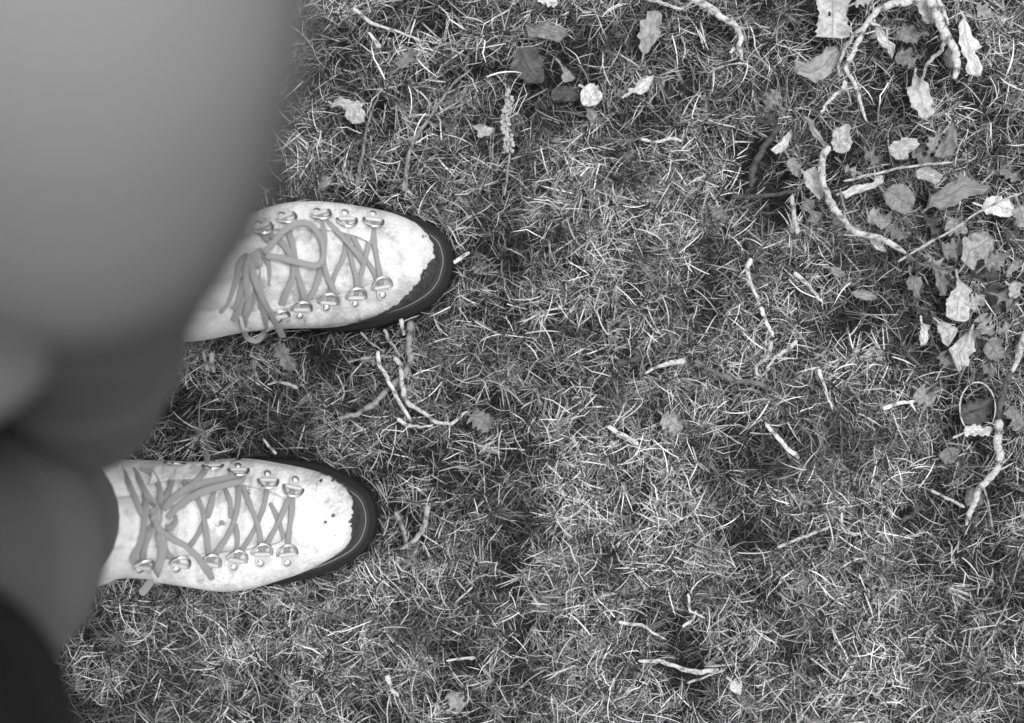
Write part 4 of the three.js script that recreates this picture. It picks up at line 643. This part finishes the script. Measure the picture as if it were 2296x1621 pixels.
// thin spots (k < 0) and thick spots (k > 0) of the sward
const spots = moss([[1140, 1305, 38, -0.8], [1225, 1135, 34, -0.8], [1640, 1020, 62, -0.7], [1190, 1410, 90, -0.55], [580, 960, 150, -0.4], [860, 432, 60, -0.55], [1760, 460, 60, -0.8], [1700, 340, 60, -0.6], [1190, 150, 70, -0.7], [560, 1400, 60, -0.6], [720, 800, 110, -0.35], [1500, 1390, 70, -0.6], [1560, 1540, 60, -0.5], [1920, 740, 60, -0.7], [1330, 830, 90, -0.4], [1650, 1160, 50, -0.5], [1430, 1150, 35, -0.8], [1900, 1310, 50, -0.5], [2180, 900, 100, -0.6], [1000, 700, 80, -0.35], [1880, 20, 60, -0.8], [2000, 200, 80, -0.4], [650, 1380, 90, -0.3], [2060, 1130, 60, -0.5], [1350, 130, 60, -0.35],
  [1400, 420, 140, 0.6], [1350, 1000, 150, 0.4], [700, 1400, 140, 0.55], [440, 1480, 150, 0.55], [1900, 980, 160, 0.6], [1480, 1260, 110, 0.5], [1850, 1350, 150, 0.45], [1320, 1560, 160, 0.5], [1980, 1080, 120, 0.5], [1500, 560, 150, 0.3], [1700, 850, 130, 0.3], [900, 1360, 110, 0.7], [2000, 1500, 200, 0.25]]);
const density = (x, z) => { let d = 0.68 + 0.85 * (fbm(x * 19 + 30, z * 19 + 30, 5, 3) - 0.5) + 0.55 * (vnoise(x * 70 + 9, z * 70 + 9, 6) - 0.5); for (const [a, b, r, k] of spots) { const q = Math.hypot(x - a, z - b) / r; if (q < 1.6) d += (k < 0 ? 0.75 : 1) * k * Math.exp(-q * q * 1.6); } return d; };
const clump = (x, z) => 0.004 + 0.013 * fbm(x * 28 + 70, z * 28 + 70, 8, 3);
const cell = 0.02, cells = new Map();
for (const c of keepClear) for (let i = Math.floor((c[0] - c[2]) / cell); i <= Math.floor((c[0] + c[2]) / cell); i++) for (let j = Math.floor((c[1] - c[2]) / cell); j <= Math.floor((c[1] + c[2]) / cell); j++) { const k = i + ',' + j; if (!cells.has(k)) cells.set(k, []); cells.get(k).push(c); }
const lid = (x, z) => { const l = cells.get(Math.floor(x / cell) + ',' + Math.floor(z / cell)); let h = 1; if (l) for (const c of l) if (Math.hypot(x - c[0], z - c[1]) < c[2]) h = Math.min(h, c[3]); return h; };
const inBoot = (x, z) => soleFootprints.some((p) => inPoly(p, x, z));
const nearBoot = (x, z, r) => soleFootprints.some((p) => p.some(([a, b]) => Math.hypot(a - x, b - z) < r));
// a blade of unit length along +x, springing from the origin
function bladeGeo(R, wid, rise, droop, side, seg = 6, crease = 0.25, bent = 0.35) {
  const p = [], idx = []; let y = 0, x = 0, z = 0, el = rise, az = 0; const kink = R() < bent ? Math.floor(rr(1, seg - 1, R)) : -1;
  for (let i = 0; i <= seg; i++) {
    const t = i / seg, w = wid / 2 * (t < 0.15 ? 0.65 + t * 2.3 : 1) * Math.pow(1 - Math.pow(t, 2.6), 0.8) + wid * 0.04;
    const sx = -Math.sin(az) * w, sz = Math.cos(az) * w;
    p.push(x + sx, y + w * crease, z + sz, x, y, z, x - sx, y + w * crease, z - sz);
    el -= droop / seg; az += side / seg; if (i === kink) { az += rr(-0.9, 0.9, R); el -= rr(0, 0.5, R); }
    x += Math.cos(el) * Math.cos(az) / seg; z += Math.cos(el) * Math.sin(az) / seg; y += Math.sin(el) / seg; if (y < -0.05) y = -0.05;
  }
  for (let i = 0; i < seg; i++) { const a = i * 3; for (const k of [0, 1]) idx.push(a + k, a + k + 3, a + k + 1, a + k + 1, a + k + 3, a + k + 4); }
  const g = new THREE.BufferGeometry(); g.setAttribute('position', new THREE.Float32BufferAttribute(p, 3)); g.setIndex(idx); g.computeVertexNormals(); return g;
}
{
  const grass = group('grass'); grass.userData.kind = 'stuff'; grass.userData.label = 'short tangled grass and dry thatch covering the ground';
  const R = rng(4242);
  const mat = new THREE.MeshPhysicalMaterial({ color: grey(1), roughness: 0.7, specularIntensity: 0.25, side: THREE.DoubleSide });
  const dummy = new THREE.Object3D(), buckets = [];
  const kinds = [];
  for (let k = 0; k < 10; k++) kinds.push(bladeGeo(R, rr(0.026, 0.042, R), rr(0.1, 0.45, R), rr(0.2, 0.8, R), rr(-0.8, 0.8, R), 7, 0.25, 0.65));   // thin thatch
  for (let k = 0; k < 6; k++) kinds.push(bladeGeo(R, rr(0.03, 0.04, R), rr(0.3, 0.8, R), rr(0.6, 1.3, R), rr(-0.6, 0.6, R)));                  // green blades
  for (let k = 0; k < 6; k++) kinds.push(bladeGeo(R, 0.02, rr(0.15, 0.5, R), rr(0.3, 0.9, R), rr(-1.3, 1.3, R), 9, 0.25, 0.7));              // hair-like stems
  for (let k = 0; k < 3; k++) kinds.push(bladeGeo(R, 0.05, rr(0.1, 0.4, R), rr(0.2, 0.6, R), rr(-0.2, 0.2, R), 6, 0.1, 0));                  // broad dry bits
  kinds.forEach(() => buckets.push([]));
  const put = (k, x, y, z, yaw, pitch, roll, len, tone) => {
    if (inBoot(x, z)) return; const ex = x + Math.cos(yaw) * len * 0.8, ez = z - Math.sin(yaw) * len * 0.8, mx = (x + ex) / 2, mz = (z + ez) / 2;
    if (inBoot(ex, ez) && R() < 0.95) return; if (inBoot(mx, mz) && R() < 0.95) return;
    const lim = Math.min(lid(x, z), lid(mx, mz), lid(ex, ez));
    if (lim < 1 && R() < 0.86) { if (y > lim - 0.008) y = lim - 0.008 - 0.006 * R(); pitch = -Math.abs(pitch) * 0.3 - 0.15; if (R() < 0.4) return; }
    dummy.position.set(x, y, z); dummy.rotation.set(roll, yaw, pitch, 'YZX'); dummy.scale.setScalar(len); dummy.updateMatrix();
    buckets[k].push([dummy.matrix.clone(), tone]);
  };
  const dry = (x, z) => 0.36 + 1.1 * smooth(0.05, 1.2, density(x, z)) * smooth(0.2, 0.75, fbm(x * 45 + 3, z * 45 + 8, 93, 2)) + 0.45 * smooth(0.3, 0.72, fbm(x * 22 + 11, z * 22 + 5, 91, 3));           // how bleached the patch is
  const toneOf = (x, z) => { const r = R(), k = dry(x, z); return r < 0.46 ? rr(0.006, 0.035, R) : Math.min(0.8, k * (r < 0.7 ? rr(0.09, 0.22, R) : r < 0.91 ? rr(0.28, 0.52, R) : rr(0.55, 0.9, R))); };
  const rectPt = (ax, az) => [rr(-ax, ax, R), rr(-az, az, R)];
  const fill = (N, ax, az, fn, skipInner) => { for (let i = 0; i < N; i++) { const [x, z] = rectPt(ax, az); if (skipInner && Math.abs(x) < 0.5 && Math.abs(z) < 0.38) continue; const d = density(x, z); if (R() > 1.15 * smooth(0.05, 1.15, d)) continue; fn(x, z, d); } };
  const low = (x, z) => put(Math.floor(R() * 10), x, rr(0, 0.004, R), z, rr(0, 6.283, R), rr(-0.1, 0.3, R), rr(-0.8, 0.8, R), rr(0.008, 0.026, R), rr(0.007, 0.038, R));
  const thatch = (x, z, d) => put(R() < 0.4 ? Math.floor(R() * 10) : 16 + Math.floor(R() * 6), x, clump(x, z) * rr(0.3, 1.35, R) * (0.5 + 0.7 * d), z, rr(0, 6.283, R), rr(-0.3, 0.4, R), rr(-1, 1, R), (R() < 0.2 ? rr(0.02, 0.036, R) : rr(0.008, 0.024, R)), toneOf(x, z));
  const bits = (x, z) => put(22 + Math.floor(R() * 3), x, clump(x, z) * rr(0.9, 1.5, R), z, rr(0, 6.283, R), rr(-0.2, 0.2, R), rr(-0.5, 0.5, R), rr(0.010, 0.026, R), rr(0.2, 0.6, R));
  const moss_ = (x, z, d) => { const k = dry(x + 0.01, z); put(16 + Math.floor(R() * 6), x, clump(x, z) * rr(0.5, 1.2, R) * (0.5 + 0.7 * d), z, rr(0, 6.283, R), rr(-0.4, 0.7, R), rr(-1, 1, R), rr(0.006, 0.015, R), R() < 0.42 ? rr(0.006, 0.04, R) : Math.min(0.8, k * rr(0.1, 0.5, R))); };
  const tuft = (x, z) => { const n = 8 + Math.floor(R() * 18), y = clump(x, z) * 0.5, tone = rr(0.06, 0.34, R) * dry(x, z), s0 = rr(0.7, 1.25, R), a0 = rr(0, 6.28, R), fan = R() < 0.5 ? 6.283 : rr(1.2, 3.5, R);
    for (let k = 0; k < n; k++) put(10 + Math.floor(R() * 6), x + rr(-0.003, 0.003, R), y, z + rr(-0.003, 0.003, R), a0 + rr(0, fan, R), rr(-0.35, 0.3, R), rr(-0.4, 0.4, R), s0 * rr(0.011, 0.029, R), Math.min(0.7, tone * rr(0.5, 1.9, R))); };
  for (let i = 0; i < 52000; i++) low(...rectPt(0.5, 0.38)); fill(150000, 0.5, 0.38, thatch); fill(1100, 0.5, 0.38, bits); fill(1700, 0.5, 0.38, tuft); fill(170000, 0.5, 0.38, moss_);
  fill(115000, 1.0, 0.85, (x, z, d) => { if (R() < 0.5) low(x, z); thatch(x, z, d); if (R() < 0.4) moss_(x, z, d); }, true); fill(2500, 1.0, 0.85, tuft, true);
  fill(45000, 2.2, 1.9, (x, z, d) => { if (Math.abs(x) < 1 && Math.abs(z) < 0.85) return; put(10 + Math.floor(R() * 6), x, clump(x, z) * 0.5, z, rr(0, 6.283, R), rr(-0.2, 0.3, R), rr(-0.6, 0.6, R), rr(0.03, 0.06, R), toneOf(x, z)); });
  buckets.forEach((b, k) => {
    const im = new THREE.InstancedMesh(kinds[k], mat, b.length); im.name = 'blades'; im.castShadow = im.receiveShadow = true; im.userData.kind = 'stuff';
    const c = new THREE.Color(); b.forEach(([m, t], i) => { im.setMatrixAt(i, m); im.setColorAt(i, c.setRGB(t, t, t)); });
    grass.add(im);
  });
  console.log('blades', buckets.reduce((s, b) => s + b.length, 0));
}

renderer.render(scene, camera);
